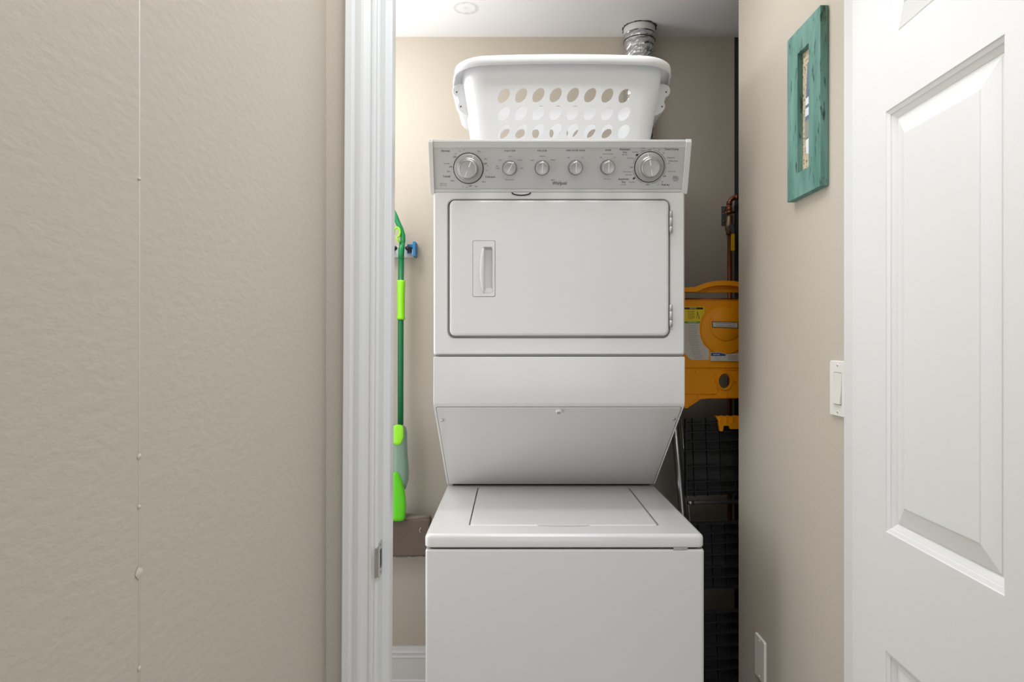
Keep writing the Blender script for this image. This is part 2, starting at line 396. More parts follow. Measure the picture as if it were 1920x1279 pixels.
# lower dryer housing with the sloping splash panel
bm = nb()
prism(bm, [(YF, 1.2465), (YF, 1.122), (YF + 0.003, 1.112), (YT + 0.004, ZT + 0.0055), (YT + 0.006, ZT + 0.004), (YB, ZT + 0.004), (YB, 1.2465)],
      lambda a, b, d: (d, a, b), AX0, AX1)
obj('middle_housing', bm, M['enamel'], lc, bevel=0.004, seg=3)
# splash panel plate, lying in the slope
S0 = Vector((0, YF + 0.006, 1.1085)); S1 = Vector((0, YT + 0.002, ZT + 0.0060))
sd = (S1 - S0); SL = sd.length; sd.normalize(); sn = Vector((0, sd.z, -sd.y))   # outward: towards -y / -z
if sn.y > 0: sn = -sn
def SP(a, b, d): 
    p = S0 + sd * b + sn * d; return (a, p.y, p.z)
bm = nb()
R0 = rr(AX0 + 0.008, AX1 - 0.008, 0.002, SL - 0.002, 0.006, 4); R1 = rr(AX0 + 0.0095, AX1 - 0.0095, 0.0035, SL - 0.0035, 0.006, 4)
loops(bm, [[SP(a, b, -0.003) for a, b in R0], [SP(a, b, 0.0012) for a, b in R0], [SP(a, b, 0.0022) for a, b in R1]])
obj('splash_panel', bm, M['enamel'], lc)
bm = nb(); loops(bm, [[SP(a, b, 0.0005) for a, b in rr(AX0+0.0062, AX1-0.0062, 0.0005, SL-0.0005, 0.006, 4)]]); obj('panel_gap', bm, M['enamel_in'], lc)
def on_slope(px, py):
    # ray / slope plane intersection
    dv = Vector(((px-CX)/F, 1, (CY-py)/F)); o_ = Vector((0, 0, H)); n = sn; t_ = (S0 - o_).dot(n) / dv.dot(n); return o_ + dv * t_
for px, py, r_ in ((829.5, 786.5, .0045), (1263.5, 784, .0045)):
    bm = nb(); c = on_slope(px, py)
    lathe(bm, [(r_, 0.0), (r_, 0.0035), (r_*0.8, 0.005), (r_*0.35, 0.005), (r_*0.3, 0.003), (0, 0.003)], c + sn*0.0018, sn, 20); obj('screw', bm, M['chrome'], lc)
bm = nb(); c = on_slope(1048, 770.5)
lathe(bm, [(.0105, -0.001), (.0105, 0.003), (.0085, 0.0062), (.0058, 0.0066), (.005, 0.003), (0, 0.003)], c + sn*0.0015, sn, 28); obj('plug_button', bm, M['enamel'], lc)
bm = nb(); lathe(bm, [(.0048, 0.0028), (.0044, 0.0055), (0, 0.0058)], c + sn*0.0015, sn, 16); obj('screw', bm, M['chrome'], lc)
bm = nb(); bx(bm, AX0 + 0.02, AX1 - 0.02, YT + 0.0035, YT + 0.02, ZT - 0.001, ZT + 0.0045); obj('rear_gap', bm, M['black'], lc)
# gap between the housings
bm = nb(); bx(bm, AX0 + 0.014, AX1 - 0.014, YF + 0.010, YB - 0.02, 1.244, 1.257); obj('housing_gap', bm, M['black'], lc)
bm = nb(); bx(bm, AX0 + 0.006, AX1 - 0.006, YF + 0.0045, YF + 0.013, 1.2475, 1.2512); obj('housing_lip', bm, mat('grey_gap_steel', (128,128,126), 0.5), lc)
# dryer cabinet with the door well
DZa, DZb = 1.2515, 1.702
OX0, OX1, OZ0, OZ1 = (838-CX)/682, (1257.5-CX)/682, H-(636-CY)/682, H+(CY-373)/682
bm = nb(); n_ = 8
CO = rr(AX0, AX1, DZa, DZb, 0.006, n_); WI = rr(OX0, OX1, OZ0, OZ1, 0.020, n_)
def shrink(L, ins):
    cx = sum(p[0] for p in L)/len(L); cz = sum(p[1] for p in L)/len(L); a = max(p[0] for p in L)-cx; b = max(p[1] for p in L)-cz
    return [(cx+(p[0]-cx)*(a-ins)/a, cz+(p[1]-cz)*(b-ins)/b) for p in L]
loops(bm, [[(a, YB, b) for a, b in CO], [(a, YF+0.008, b) for a, b in CO], [(a, YF+0.003, b) for a, b in shrink(CO,.001)], [(a, YF, b) for a, b in shrink(CO,.005)]], cap0=True, cap1=False, smooth=True)
loops(bm, [[(a, YF, b) for a, b in shrink(CO,.005)], [(a, YF, b) for a, b in WI]], cap1=False)
loops(bm, [[(a, YF, b) for a, b in WI], [(a, YF+0.004, b) for a, b in shrink(WI,.002)], [(a, YF+0.022, b) for a, b in shrink(WI,.002)]], cap1=True)
obj('dryer_cabinet', bm, M['enamel'], lc)
# dryer door
hx0, hx1, hz0, hz1 = (886-CX)/686, (928.5-CX)/686, H-(557-CY)/686*-1 if False else H+(CY-557)/686, H+(CY-451)/686
bm = nb(); yd = YF - 0.006
D0 = rr(OX0+.0075, OX1-.0055, OZ0+.0085, OZ1-.0045, 0.015, n_); HI = rr(hx0, hx1, hz0, hz1, 0.004, n_)
loops(bm, [[(a, YF+0.018, b) for a, b in D0], [(a, yd+0.007, b) for a, b in D0], [(a, yd+0.003, b) for a, b in shrink(D0,.0010)], [(a, yd+0.0008, b) for a, b in shrink(D0,.0030)], [(a, yd, b) for a, b in shrink(D0,.007)]], cap0=True, cap1=False, smooth=True)
loops(bm, [[(a, yd, b) for a, b in shrink(D0,.007)], [(a, yd, b) for a, b in HI]], cap1=False)
loops(bm, [[(a, yd, b) for a, b in HI], [(a, yd+0.016, b) for a, b in HI]], cap1=True)
dd = obj('dryer_door', bm, M['enamel'], lc)
# handle insert
bm = nb()
h0 = shrink(HI, .0008); px0, px1 = (905.5-CX)/686, (923.5-CX)/686; pz0, pz1 = H+(CY-550.5)/686, H+(CY-463)/686
hp = rr(px0, px1, pz0, pz1, 0.004, n_)
loops(bm, [[(a, yd+.008, b) for a, b in h0], [(a, yd+.0005, b) for a, b in h0], [(a, yd-.0008, b) for a, b in shrink(h0,.001)], [(a, yd-.0008, b) for a, b in hp], [(a, yd+.002, b) for a, b in shrink(hp, .0008)], [(a, yd+.012, b) for a, b in shrink(hp, .0030)]])
# grip: swelling bar left of the pocket
for k in range(14):
    pass
gz = [pz0 + 0.002 + (pz1 - pz0 - 0.004) * k / 20 for k in range(21)]
L = []
for k, z in enumerate(gz):
    s_ = math.sin(PI * k / 20) ** 0.45; wd = 0.0125 * s_ + 0.0006; hh = 0.0085 * s_ + 0.0003
    L.append([(px0 + 0.0035 - wd * 0.5 * (1 - math.cos(PI * j / 8)), yd - 0.0008 - hh * math.sin(PI * j / 8) ** 0.7 if 0 < j < 8 else yd - 0.0006, z) for j in range(9)])
for A, B in zip(L, L[1:]):
    for j in range(8):
        f = bm.faces.new([bm.verts.new(p) for p in (A[j], A[j+1], B[j+1], B[j])]); f.smooth = True
# scoop at the pocket's foot
prism(bm, [(px0+.0035, pz0+.001), (px1-.001, pz0+.001), (px1-.001, pz0+.012), (px1-.004, pz0+.0155), (px0+.007, pz0+.0155), (px0+.0035, pz0+.009)], lambda a, b, d: (a, d, b), yd + .001, yd + 0.010)
bmesh.ops.remove_doubles(bm, verts=bm.verts, dist=1e-5)
obj('door_handle', bm, M['enamel'], dd)
for py0, py1 in ((396.5, 436.5), (572.5, 612.5)):
    bm = nb(); xh = (1257.7-CX)/684; za, zb = H+(CY-py0)/684, H+(CY-py1)/684; lz = (za-zb)
    for a, b in ((0, .29), (.30, .71), (.72, 1)):
        tube(bm, [(xh, yd-0.0015, za-lz*a), (xh, yd-0.0015, za-lz*b)], 0.0046, 16)
    tube(bm, [(xh, yd-0.0015, za + .001), (xh, yd-0.0015, zb - .003)], 0.003, 12)
    obj('hinge', bm, mat('hinge_steel', (178,178,176), 0.35, metal=0.5), dd)

# console ---------------------------------------------------------
KY = 0.354; N_ = math.sqrt(1 + KY*KY)
CT = Vector((0, 1.774, H + 0.538)); cv = Vector((0, -KY, 1)) / N_; cn = Vector((0, -1, -KY)) / N_
def CPp(px, py):
    a = (CY-py)/F; t_ = (1.774 + KY*0.538)/(1 + KY*a); return Vector(((px-CX)/F*t_, t_, H + a*t_))
def loc_v(py):   # distance along the slope below the top edge
    return (CT - CPp(CX, py)).length
def CL(x, v, d=0.0):
    p = CT - cv * v + cn * d; return Vector((x, p.y, p.z))
KX0, KX1 = CPp(811.5, 270).x, CPp(1285.5, 270).x; VB = loc_v(362.5)
bm = nb()
pr = [(0.0012, -0.002), (0.002, 0), (loc_v(277.6), 0.0), (loc_v(278.2), -0.002), (loc_v(279.6), -0.0015), (loc_v(354.5), -0.0015), (loc_v(355.3), -0.0025), (loc_v(356), 0.0), (VB - 0.004, 0.0015), (VB, -0.002), (VB, -0.04)]
pc = [tuple(CL(0, v, d))[1:] for v, d in pr] + [(YB - 0.05, 1.70), (YB - 0.05, H + 0.536)]
prism(bm, pc, lambda a, b, d: (d, a, b), KX0, KX1)
cs = obj('control_console', bm, M['console'], lc, bevel=0.0006)
bm = nb()
loops(bm, [[tuple(CL(a, b, -0.0008)) for a, b in rr(KX0 + .0004, KX1 - .0004, loc_v(279.8), loc_v(354.2), .001, 2)]])
obj('control_panel', bm, M['panel'], cs)
# white top cover
bm = nb(); bx(bm, KX0, KX1, 1.779, YB, H+0.5365, H+0.5425); obj('top_cover', bm, M['enamel'], lc, bevel=0.002)
for xa, xb in ((CPp(803, 270).x, KX0), (KX1, CPp(1296.5, 268).x)):
    bm = nb()
    q = [tuple(CL(0, v, d))[1:] for v, d in [(-0.004, -0.002), (0.004, 0.0045), (VB - 0.006, 0.0045), (VB + 0.003, 0.001), (VB + 0.003, -0.03)]] + [(1.86, 1.70), (1.86, H + 0.5435)]
    prism(bm, q, lambda a, b, d: (d, a, b), xa, xb)
    obj('end_cap', bm, M['enamel'], cs, bevel=0.0018, seg=3)
# dials
def uvc(px, py):
    p = CPp(px, py); return p.x, (CT - p).dot(cv)
def dial(px, py, ang, name='cycle_dial'):
    x, v = uvc(px, py); c = CL(x, v); bm = nb()
    lathe(bm, [(.0415, -.001), (.0415, .0005), (.0405, .0012), (.0388, .0012)], c, cn, 64, mi=1)
    lathe(bm, [(.0390, .0005), (.0386, .0045), (.0365, .0058), (.0300, .0062), (.0275, .0075), (.0262, .013), (.0255, .021), (.0242, .0238), (.0228, .0245)], c, cn, 64, mi=0, mis=[0]*3+[2]*5)
    lathe(bm, [(.0228, .0245), (.0222, .0236), (.0205, .0234), (0.0, .0234)], c, cn, 64, mi=2)
    for r0, r1, h_, w_ in ((.0290, .0365, .0068, .0010), (.006, .0205, .0240, .0011), (-.0205, -.006, .0240, .0007)):
        ca, sa = math.sin(ang), math.cos(ang)
        u = Vector((ca, 0, 0)) + cv * sa; t_ = Vector((sa, 0, 0)) - cv * ca
        vs = [c + u*r0 + t_*w_ + cn*h_, c + u*r1 + t_*w_ + cn*h_, c + u*r1 - t_*w_ + cn*h_, c + u*r0 - t_*w_ + cn*h_]
        quad(bm, vs, 3)
    obj(name, bm, [M['skirt'], M['knobdark'], M['knob'], M['white']], cs)
dial(878.3, 316.3, math.radians(24)); dial(1217.6, 313.8, math.radians(-12))
for px, py, ang in ((955.6, 315.8, 32), (1016.3, 315.6, 4), (1079.0, 315.0, 0), (1139.3, 314.3, 2)):
    x, v = uvc(px, py); c = CL(x, v); bm = nb(); ang = math.radians(ang)
    lathe(bm, [(.0200, -.001), (.0200, .0006), (.0192, .0012)], c, cn, 40, mi=1)
    lathe(bm, [(.0193, .0005), (.0190, .006), (.0178, .014), (.0168, .0185), (.0155, .0200), (.0142, .0197), (0, .0197)], c, cn, 48)
    ca, sa = math.sin(ang), math.cos(ang); u = Vector((ca, 0, 0)) + cv*sa; t_ = Vector((sa, 0, 0)) - cv*ca
    quad(bm, [c+u*-.011+t_*.0005+cn*.0202, c+u*.0135+t_*.0008+cn*.0202, c+u*.0135-t_*.0008+cn*.0202, c+u*-.011-t_*.0005+cn*.0202], 2)
    lathe(bm, [(.0025, .0), (.0020, .0012), (0, .0014)], c + u*.0172 + cn*.0175, cn, 12, mi=2)
    obj('control_knob', bm, [M['knob'], M['knobdark'], M['white']], cs)
# lettering, one print per control
BMS = {}
def bmc(px):
    c = min((880, 956, 1016, 1079, 1140, 1217), key=lambda q: abs(q - px) - (28 if q in (880, 1217) else 0))
    k = (c, px < c) if c in (880, 1217) else c
    if k not in BMS: BMS[k] = nb()
    return BMS[k]
def T(s, px, py, cap, bold=0.0, mi=1, sx=1.0, align='CENTER', into=None):
    x, v = uvc(px, py)
    text(into or bmc(px), s, lambda a, b: tuple(CL(x + a, v - b, -0.0004)), cap / 690 / 0.70, mi, align, bold, sx)
for s, px, py in (('Normal', 835.2, 283.6), ('Casual', 837.3, 331.3), ('Delicates', 919.4, 332.3)): T(s, px, py, 3.6, .00006, 0, 1.0)
for s, px, py in (('Automatic', 1171.8, 280.6), ('Dry', 1171.5, 286.2), ('Timed Drying', 1259, 280.4), ('Automatic', 1169.4, 336.4), ('Dry', 1169.4, 342), ('Fluff Air', 1248, 347.4)): T(s, px, py, 3.5, .00006, 0, 0.95)
for s, px, py in (('WASH TEMP', 956, 283.6), ('SOIL LEVEL', 1016.7, 283.3), ('DEEP WATER WASH', 1079.4, 282.8), ('DRYER', 1140.3, 282.3)): T(s, px, py, 2.8, .00004, 0, 0.95)
for s, px, py in (('OFF', 852.7, 295.2), ('OFF', 845, 313.5), ('OFF', 881.9, 349.5), ('OFF', 909.6, 307.7), ('OFF', 1217.9, 281.8), ('OFF', 1183.9, 314.7), ('OFF', 1214.1, 346.8), ('OFF', 1245.7, 331.4)): T(s, px, py, 2.7, .00004, 0, 0.95)
for s, px, py in (('10', 861.6, 284.2), ('6', 870, 281.3), ('14', 853.7, 289.2), ('Prewash', 837.3, 307.3), ('Spin', 841, 322), ('Rinse', 848, 339.3), ('6', 868.2, 350.5), ('14', 874.5, 352.0), ('Spin', 892.8, 350.3),
        ('Rinse', 898.5, 284.5), ('Spin', 911, 298.3), ('10', 913.9, 311.8), ('6', 912.6, 320.6), ('Rinse', 907.7, 341.5), ('Cool', 955.7, 294), ('Cold', 937.4, 300.8), ('Warm', 975, 300.8), ('Tap', 932, 311.9), ('Cold', 932.4, 316.4), ('Hot', 978.7, 316),
        ('Medium', 1016.7, 293.7), ('Light', 998, 300.8), ('Heavy', 1036.6, 300.5), ('Off', 1065.7, 296.4), ('On', 1092, 296.4), ('Off', 1126.5, 296.1), ('On', 1152.9, 295.8), ('Less Dry', 1191, 285.6), ('Very Dry', 1182, 297.1), ('Cool', 1205.7, 278.8), ('Down', 1205.2, 282.8),
        ('60', 1226.7, 278.5), ('50', 1235.8, 281.4), ('40', 1244.6, 287.5), ('Damp Dry', 1258.5, 296.1), ('Tumble Press', 1262, 302.4), ('20', 1254, 307), ('Cool Down', 1176, 322.8), ('Less Dry', 1179, 328.3), ('Very Dry', 1185, 342.3), ('10', 1234, 347), ('20', 1241.5, 341.4), ('Cool Down', 1259.5, 322)): T(s, px, py, 2.4, 0, 1, 0.95)
for s, px, py in (('Pull to Start', 831.5, 344.8), ('Push to Stop', 831.5, 348.1), ('All Cold Rinses', 956, 337.7), ('End of Cycle Signal', 1140.3, 289.4), ('Push to Start', 1138.4, 336.2), ('High Heat', 1171.5, 290.6), ('Low Heat', 1169, 346.7)): T(s, px, py, 1.9, 0, 1, 0.95)
for s, py in (('ENERGY', 331.6), ('PREFERRED', 334.3), ('AUTOMATIC', 336.9), ('SETTING', 339.5)): T(s, 1267, py, 1.7, .00003, 0, 0.9)
def leaf(px, py, r, ang):
    x, v = uvc(px, py)
    pts = [(math.cos(2*PI*k/14)*r, math.sin(2*PI*k/14)*r*0.6) for k in range(14)]
    bm = bmc(px); bm.faces.new([bm.verts.new(CL(x + a*math.cos(ang)-b*math.sin(ang), v - (a*math.sin(ang)+b*math.cos(ang)), -0.0004)) for a, b in pts])
leaf(1194.4, 291, .0040, .6); leaf(1188.8, 335, .0040, .6); leaf(1262.3, 331.6, .0012, 0)
def arc(px, py, r, a0, a1, w_=.00035, mi=1):
    x, v = uvc(px, py); n = 24; bm = bmc(px)
    for k in range(n):
        A = math.radians(a0 + (a1-a0)*k/n); B = math.radians(a0 + (a1-a0)*(k+1)/n)
        quad(bm, [CL(x + math.cos(A)*q, v - math.sin(A)*q, -0.0004) if i_ in (0, 3) else CL(x + math.cos(B)*q, v - math.sin(B)*q, -0.0004) for i_, q in enumerate((r-w_, r-w_, r+w_, r+w_))], mi)
for a0, a1 in ((100, 170), (190, 250), (-80, -40), (-30, 75)): arc(1217.6, 313.8, .0450, a0, a1)
for px, py in ((1131.5, 299), (1149, 299), (1226.5, 281.5), (1235.5, 284), (1242, 290), (1247, 297.3), (1238, 338.5), (1230.3, 344)): leaf(px, py, .0009, 0)
for b_ in BMS.values(): obj('printed_lettering', b_, [M['ink'], M['ink2']], cs)
bm = nb(); T('Whirlpool', 1049.2, 344.2, 6.2, .00012, 0, 0.74, into=bm); T('ESTATE', 1036.5, 338.4, 1.8, .0001, 1, 0.8, into=bm)
# the swoosh ring tipped across the name
xw, vw = uvc(1050, 344)
ca, sa = math.cos(math.radians(28)), math.sin(math.radians(28))
for k in range(48):
    q = []
    for kk, s_ in ((k, 1), (k+1, 1), (k+1, -1), (k, -1)):
        A = 2*PI*kk/48; wdt = .00022 * (1 + 0.8*math.cos(A)); a = math.cos(A)*(.0200 + s_*wdt); b = math.sin(A)*(.0052 + s_*wdt)
        q.append(CL(xw + a*ca - b*sa, vw - (a*sa + b*ca), -0.0004))
    if 8 < k < 20 or 30 < k < 42: quad(bm, q, 2)
obj('brand_lettering', bm, [M['ink'], M['ink2'], mat('pale_swoosh_print', (140,140,138), 0.5)], cs)
# dark pull loop hanging under the console
bm = nb(); pts = []
for k in range(13):
    A = PI * k / 12; pts.append(P(977.5 - 17.5*math.cos(A), 361.5 + 5.2*math.sin(A), 1.813))
tube(bm, pts, 0.0018, 8); obj('wire_loop', bm, M['black'], lc)

# ------------------------------------------------------------------ laundry basket
BZ = H + 0.5446; BC = Vector((0.1435, 1.992)); BH = 0.224
lb = thing('laundry_basket', 'white plastic laundry basket with leaf-shaped holes on top of the dryer', 'laundry basket', (BC.x, BC.y, BZ))
mb = mat('white_basket_plastic', (240, 241, 242), 0.38, spec=0.4)
ntb = mb.node_tree; pb = ntb.nodes['Principled BSDF']; ob = ntb.nodes['Material Output']
tl = ntb.nodes.new('ShaderNodeBsdfTranslucent'); tl.inputs['Color'].default_value = lin((240, 240, 240))
ms = ntb.nodes.new('ShaderNodeMixShader'); ms.inputs[0].default_value = 0.28
ntb.links.new(pb.outputs[0], ms.inputs[1]); ntb.links.new(tl.outputs[0], ms.inputs[2]); ntb.links.new(ms.outputs[0], ob.inputs['Surface'])
CW = 0.0474; NC = 8; HX = CW*NC/2; RZ0 = 0.0122; RH = 0.0473; NR = 3
def ab(z):
    t_ = z/BH; return 0.246 + 0.036*t_, 0.146 + 0.026*t_, 0.052 + 0.016*t_
def bow(x, a): return 0.016 * (1 - min(1, abs(x)/a)**2)
def front(x, z, s=-1, out=0.0):
    a, b, r = ab(z); return (BC.x + x, BC.y + s*(b + out + bow(x, a)), BZ + z)
def loop_at(z, out=0.0):
    a, b, r = ab(z); L = []
    xs = [-HX + CW/4*k for k in range(NC*4+1)]
    rc = r + out
    for x in xs: L.append(front(x, z, -1, out))
    def corner(cx, cy, a0):
        for k in range(1, 12):
            A = math.radians(a0 + 90*k/12); L.append((BC.x + cx + rc*math.cos(A), BC.y + cy + rc*math.sin(A) , BZ + z))
    # bow is folded into the corner centres by easing y
    def fix(i0, s):
        n = len(L) - i0
        for j in range(i0, len(L)):
            x_, y_, z_ = L[j]; L[j] = (x_, y_ + s*bow(x_ - BC.x, a) , z_)
    i0 = len(L); corner(a - r, -(b - r), 270); fix(i0, -1)
    for k in range(7):
        t_ = -1 + 2*k/6; L.append((BC.x + a + out + 0.012*(1 - t_*t_), BC.y + (b - r)*t_, BZ + z))
    i0 = len(L); corner(a - r, b - r, 0); fix(i0, 1)
    for x in xs[::-1]: L.append(front(x, z, 1, out))
    i0 = len(L); corner(-(a - r), b - r, 90); fix(i0, 1)
    for k in range(7):
        t_ = 1 - 2*k/6; L.append((BC.x - a - out - 0.012*(1 - t_*t_), BC.y + (b - r)*t_, BZ + z))
    i0 = len(L); corner(-(a - r), -(b - r), 180); fix(i0, -1)
    return L
bm = nb()
zl_ = [0.0, 0.004, RZ0, RZ0 + RH*NR, 0.19, BH]
RG = [[bm.verts.new(p) for p in loop_at(z, -0.006 if z == 0 else 0)] for z in zl_]
NT = len(RG[0]); nfront = NC*4; iback0 = nfront + 1 + 11 + 7 + 11
for j in range(len(RG)-1):
    for i in range(NT):
        if j == 2 and (i < nfront or iback0 <= i < iback0 + nfront): continue
        f = bm.faces.new([RG[j][i], RG[j][(i+1) % NT], RG[j+1][(i+1) % NT], RG[j+1][i]]); f.smooth = True
bm.faces.new(RG[0])
def leafpt(k, n):   # pointed oval leaning to the right
    A = 2*PI*k/n; c, s = math.cos(A), math.sin(A)
    rr_ = 1.0
    lx = 0.0220 * s; lw = 0.0138 * c * (abs(c)**0.15) * (1 if True else 1)
    # long axis leans 34 degrees right of vertical
    th = math.radians(36); return (lx*math.sin(th) + lw*math.cos(th), lx*math.cos(th) - lw*math.sin(th))
for s in (-1, 1):
    for ci in range(NC):
        for ri in range(NR):
            x0 = -HX + ci*CW; z0 = RZ0 + ri*RH; cx = x0 + CW/2; cz = z0 + RH/2
            per = []
            for k in range(4): per.append((x0 + CW, z0 + RH*(0.5 + k/4) if k < 3 else None))
            # 16 border points counter-clockwise from the middle of the right side
            per = [(x0+CW, cz), (x0+CW, cz+RH/4), (x0+CW, z0+RH), (x0+CW*.75, z0+RH), (cx, z0+RH), (x0+CW*.25, z0+RH), (x0, z0+RH), (x0, cz+RH/4), (x0, cz),
                   (x0, cz-RH/4), (x0, z0), (x0+CW*.25, z0), (cx, z0), (x0+CW*.75, z0), (x0+CW, z0), (x0+CW, cz-RH/4)]
            per2 = []
            for k in range(16):
                a_, b_ = per[k], per[(k+1) % 16]; per2 += [a_]
            mirror = 1 if s < 0 else 1
            L0 = [front(a_, b_, s) for a_, b_ in per2]
            hole = [leafpt(k, 16) for k in range(16)]
            hole = [(mirror*a_, b_) for a_, b_ in hole]
            # match hole points to border directions
            hs = sorted(hole, key=lambda p: math.atan2(p[1], p[0]) % (2*PI))
            L2 = [front(cx + a_, cz + b_, s) for a_, b_ in hs]
            L1 = [front(cx + a_*1.12, cz + b_*1.10, s, 0.0) for a_, b_ in hs]
            V0 = [bm.verts.new(p) for p in L0]; V1 = [bm.verts.new(p) for p in L1]; V2 = [bm.verts.new(p) for p in L2]
            for A_, B_ in ((V0, V1), (V1, V2)):
                for k in range(16): bm.faces.new([A_[k], A_[(k+1) % 16], B_[(k+1) % 16], B_[k]])
bmesh.ops.remove_doubles(bm, verts=bm.verts, dist=2e-5)
obj('basket_body', bm, mb, lb, solid=0.0022)
# rolled rim
bm = nb()
rp_ = [(0.0, BH - 0.004), (0.001, BH + 0.002), (0.005, BH + 0.005), (0.016, BH + 0.006), (0.0225, BH + 0.003), (0.0245, BH - 0.004), (0.0250, BH - 0.021), (0.0232, BH - 0.0215), (0.0225, BH - 0.004)]
ll = []
base_l = loop_at(BH)
for o_, z in rp_:
    L = loop_at(BH, o_); ll.append([(p[0], p[1], BZ + z) for p in L])
loops(bm, ll, cap1=False, smooth=True)
obj('rim', bm, mb, lb, solid=0.0018)
# handles at both ends
for s in (-1, 1):
    bm = nb()
    def hp_(o_, z): a = ab(BH)[0]; return (BC.x + s*(a + o_), BZ + z)
    outl = [(-0.006, 0.2040), (0.018, 0.2030), (0.030, 0.1970), (0.0345, 0.1870), (0.0345, 0.1760), (0.0275, 0.1665), (0.0215, 0.1645), (0.0185, 0.1580), (0.0175, 0.1470), (0.0200, 0.1415), (0.0190, 0.1310), (0.011, 0.1210), (0.001, 0.1140), (-0.012, 0.1090), (-0.022, 0.1100), (-0.016, 0.1500)]
    prism(bm, [hp_(a_, b_) for a_, b_ in outl], lambda a_, b_, d: (a_, d, b_), BC.y - 0.072, BC.y + 0.072)
    h = obj('handle', bm, mb, lb, bevel=0.004, seg=3)
    for o_, z in ((0.022, .178), (0.010, .136)):
        bm = nb(); c = hp_(o_, z); bx(bm, c[0]-.0020, c[0]+.0020, BC.y - 0.0728, BC.y - 0.071, c[1]-.0020, c[1]+.0020); obj('pin_hole', bm, M['ink2'], h)

# ------------------------------------------------------------------ foil duct behind the dryer
du = thing('vent_duct', 'crinkled silver foil dryer duct rising to the ceiling behind the basket', 'duct', (0.468, 2.432, 1.55))
mf = mat('crinkled_foil', (205, 206, 208), 0.28, metal=1.0, bump=0.9, bscale=45, bdetail=5, var=0.12, vscale=50)
bm = nb(); NS = 44; HZ = 150; za, zb = 1.55, CEIL - 0.024; V = []
for j in range(HZ+1):
    z = za + (zb-za)*j/HZ; row = []
    for k in range(NS):
        A = 2*PI*k/NS; ph = (z/0.028 - k/NS)*2*PI
        r = 0.0530 + 0.0034*(abs(math.cos(ph/2))**0.4) + random.uniform(-.0016, .0014)*abs(math.sin(ph/2))**0.5
        row.append(bm.verts.new((0.468 + r*math.cos(A), 2.432 + r*math.sin(A), z)))
    V.append(row)
for j in range(HZ):
    for k in range(NS):
        f = bm.faces.new([V[j][k], V[j][(k+1) % NS], V[j+1][(k+1) % NS], V[j+1][k]])
obj('foil_hose', bm, mf, du)
bm = nb(); lathe(bm, [(.0560, CEIL-.051-1.55), (.0578, CEIL-.0505-1.55), (.0578, CEIL-.0475-1.55), (.0560, CEIL-.047-1.55)], (0.468, 2.432, 1.55), (0, 0, 1), 48); obj('clamp_band', bm, M['knobdark'], du)
bm = nb(); lathe(bm, [(.0565, CEIL-.0255-1.55), (.0575, CEIL-.025-1.55), (.0575, CEIL-1.5505)], (0.468, 2.432, 1.55), (0, 0, 1), 48); obj('collar', bm, mat('painted_collar', (205, 205, 202), 0.5, var=0.1, vscale=40), du)
bm = nb()
rg = [(0.0575, 0.0625 + random.uniform(-.002, .004)) for k in range(48)]
A_ = [bm.verts.new((0.468+.0570*math.cos(2*PI*k/48), 2.432+.0570*math.sin(2*PI*k/48), CEIL-.0016)) for k in range(48)]
B_ = [bm.verts.new((0.468+rg[k][1]*math.cos(2*PI*k/48), 2.432+rg[k][1]*math.sin(2*PI*k/48), CEIL-.0014)) for k in range(48)]
for k in range(48): bm.faces.new([A_[k], A_[(k+1)%48], B_[(k+1)%48], B_[k]])
obj('cut_edge', bm, mat('dark_cut_edge', (70, 68, 64), 0.8, var=0.4, vscale=120), du)

# ------------------------------------------------------------------ spray mop on its wall rack
YM = 2.435
def Q(px, py, d=YM): return P(px, py, d)
mp = thing('spray_mop', 'green spray mop with lime grip hanging beside the white door jamb', 'mop', Q(751, 1040))
bm = nb(); pts = [Q(737, 396), Q(741, 405), Q(746, 418), Q(752, 431), Q(755, 442), Q(755.5, 452), Q(754, 462)]
tube(bm, pts, [.0085, .0095, .0095, .0095, .0095, .0095, .0085], 16)
tube(bm, [Q(754, 456), Q(752.5, 470), Q(752, 486)], [.0105, .0115, .0112], 16)
obj('upper_handle', bm, M['green'], mp)
bm = nb(); pts = []
for k in range(15):
    A = math.radians(200 - 300*k/14); pts.append(Q(744.5 + 5.5*math.cos(A), 436 - 9*math.sin(A), YM - 0.014))
pts += [Q(745, 449, YM-.014), Q(750, 455, YM-.012)]
tube(bm, pts, 0.0038, 10); obj('trigger_cord', bm, M['lime'], mp)
bm = nb(); tube(bm, [Q(752, 484), Q(751.3, 640), Q(751, 812)], 0.0108, 20); obj('pole', bm, mat('dark_green_pole', (14, 116, 66), 0.3), mp)
bm = nb(); tube(bm, [Q(752.3, 526), Q(752.3, 530), Q(752, 560), Q(752, 592), Q(751.8, 596), Q(751.6, 600)], [.0148, .0150, .0140, .0140, .0158, .0156], 24); obj('grip', bm, M['lime'], mp)
# bottle: translucent tank, lime cap above, lime body below
def blade(bm, rows_, d, th, mi=0):
    L = []
    for px0, px1, py in rows_:
        a = Q(px0, py, d); b = Q(px1, py, d); c = (a+b)/2; hw = (b.x-a.x)/2
        L.append([(c.x + hw*math.cos(2*PI*k/20), d + th*math.sin(2*PI*k/20), c.z) for k in range(20)])
    loops(bm, L, cap0=True, cap1=True, mi=mi, smooth=True)
mtank = mat('translucent_green_bottle', (150, 180, 160), 0.25, trans=0.35)
bm = nb(); blade(bm, [(736, 756, 798), (733, 761, 802), (732, 763.5, 812), (731, 763.5, 830), (731, 764, 850), (731, 765.5, 868), (731, 767, 885), (731, 766, 900), (732, 763, 910), (738, 761, 917)], YM - 0.03, 0.028)
obj('bottle', bm, mtank, mp)
bm = nb(); blade(bm, [(742, 750, 797), (737, 755, 799), (735, 757, 806), (734.5, 757, 820), (736, 754, 829), (740, 750, 835)], YM - 0.056, 0.006)
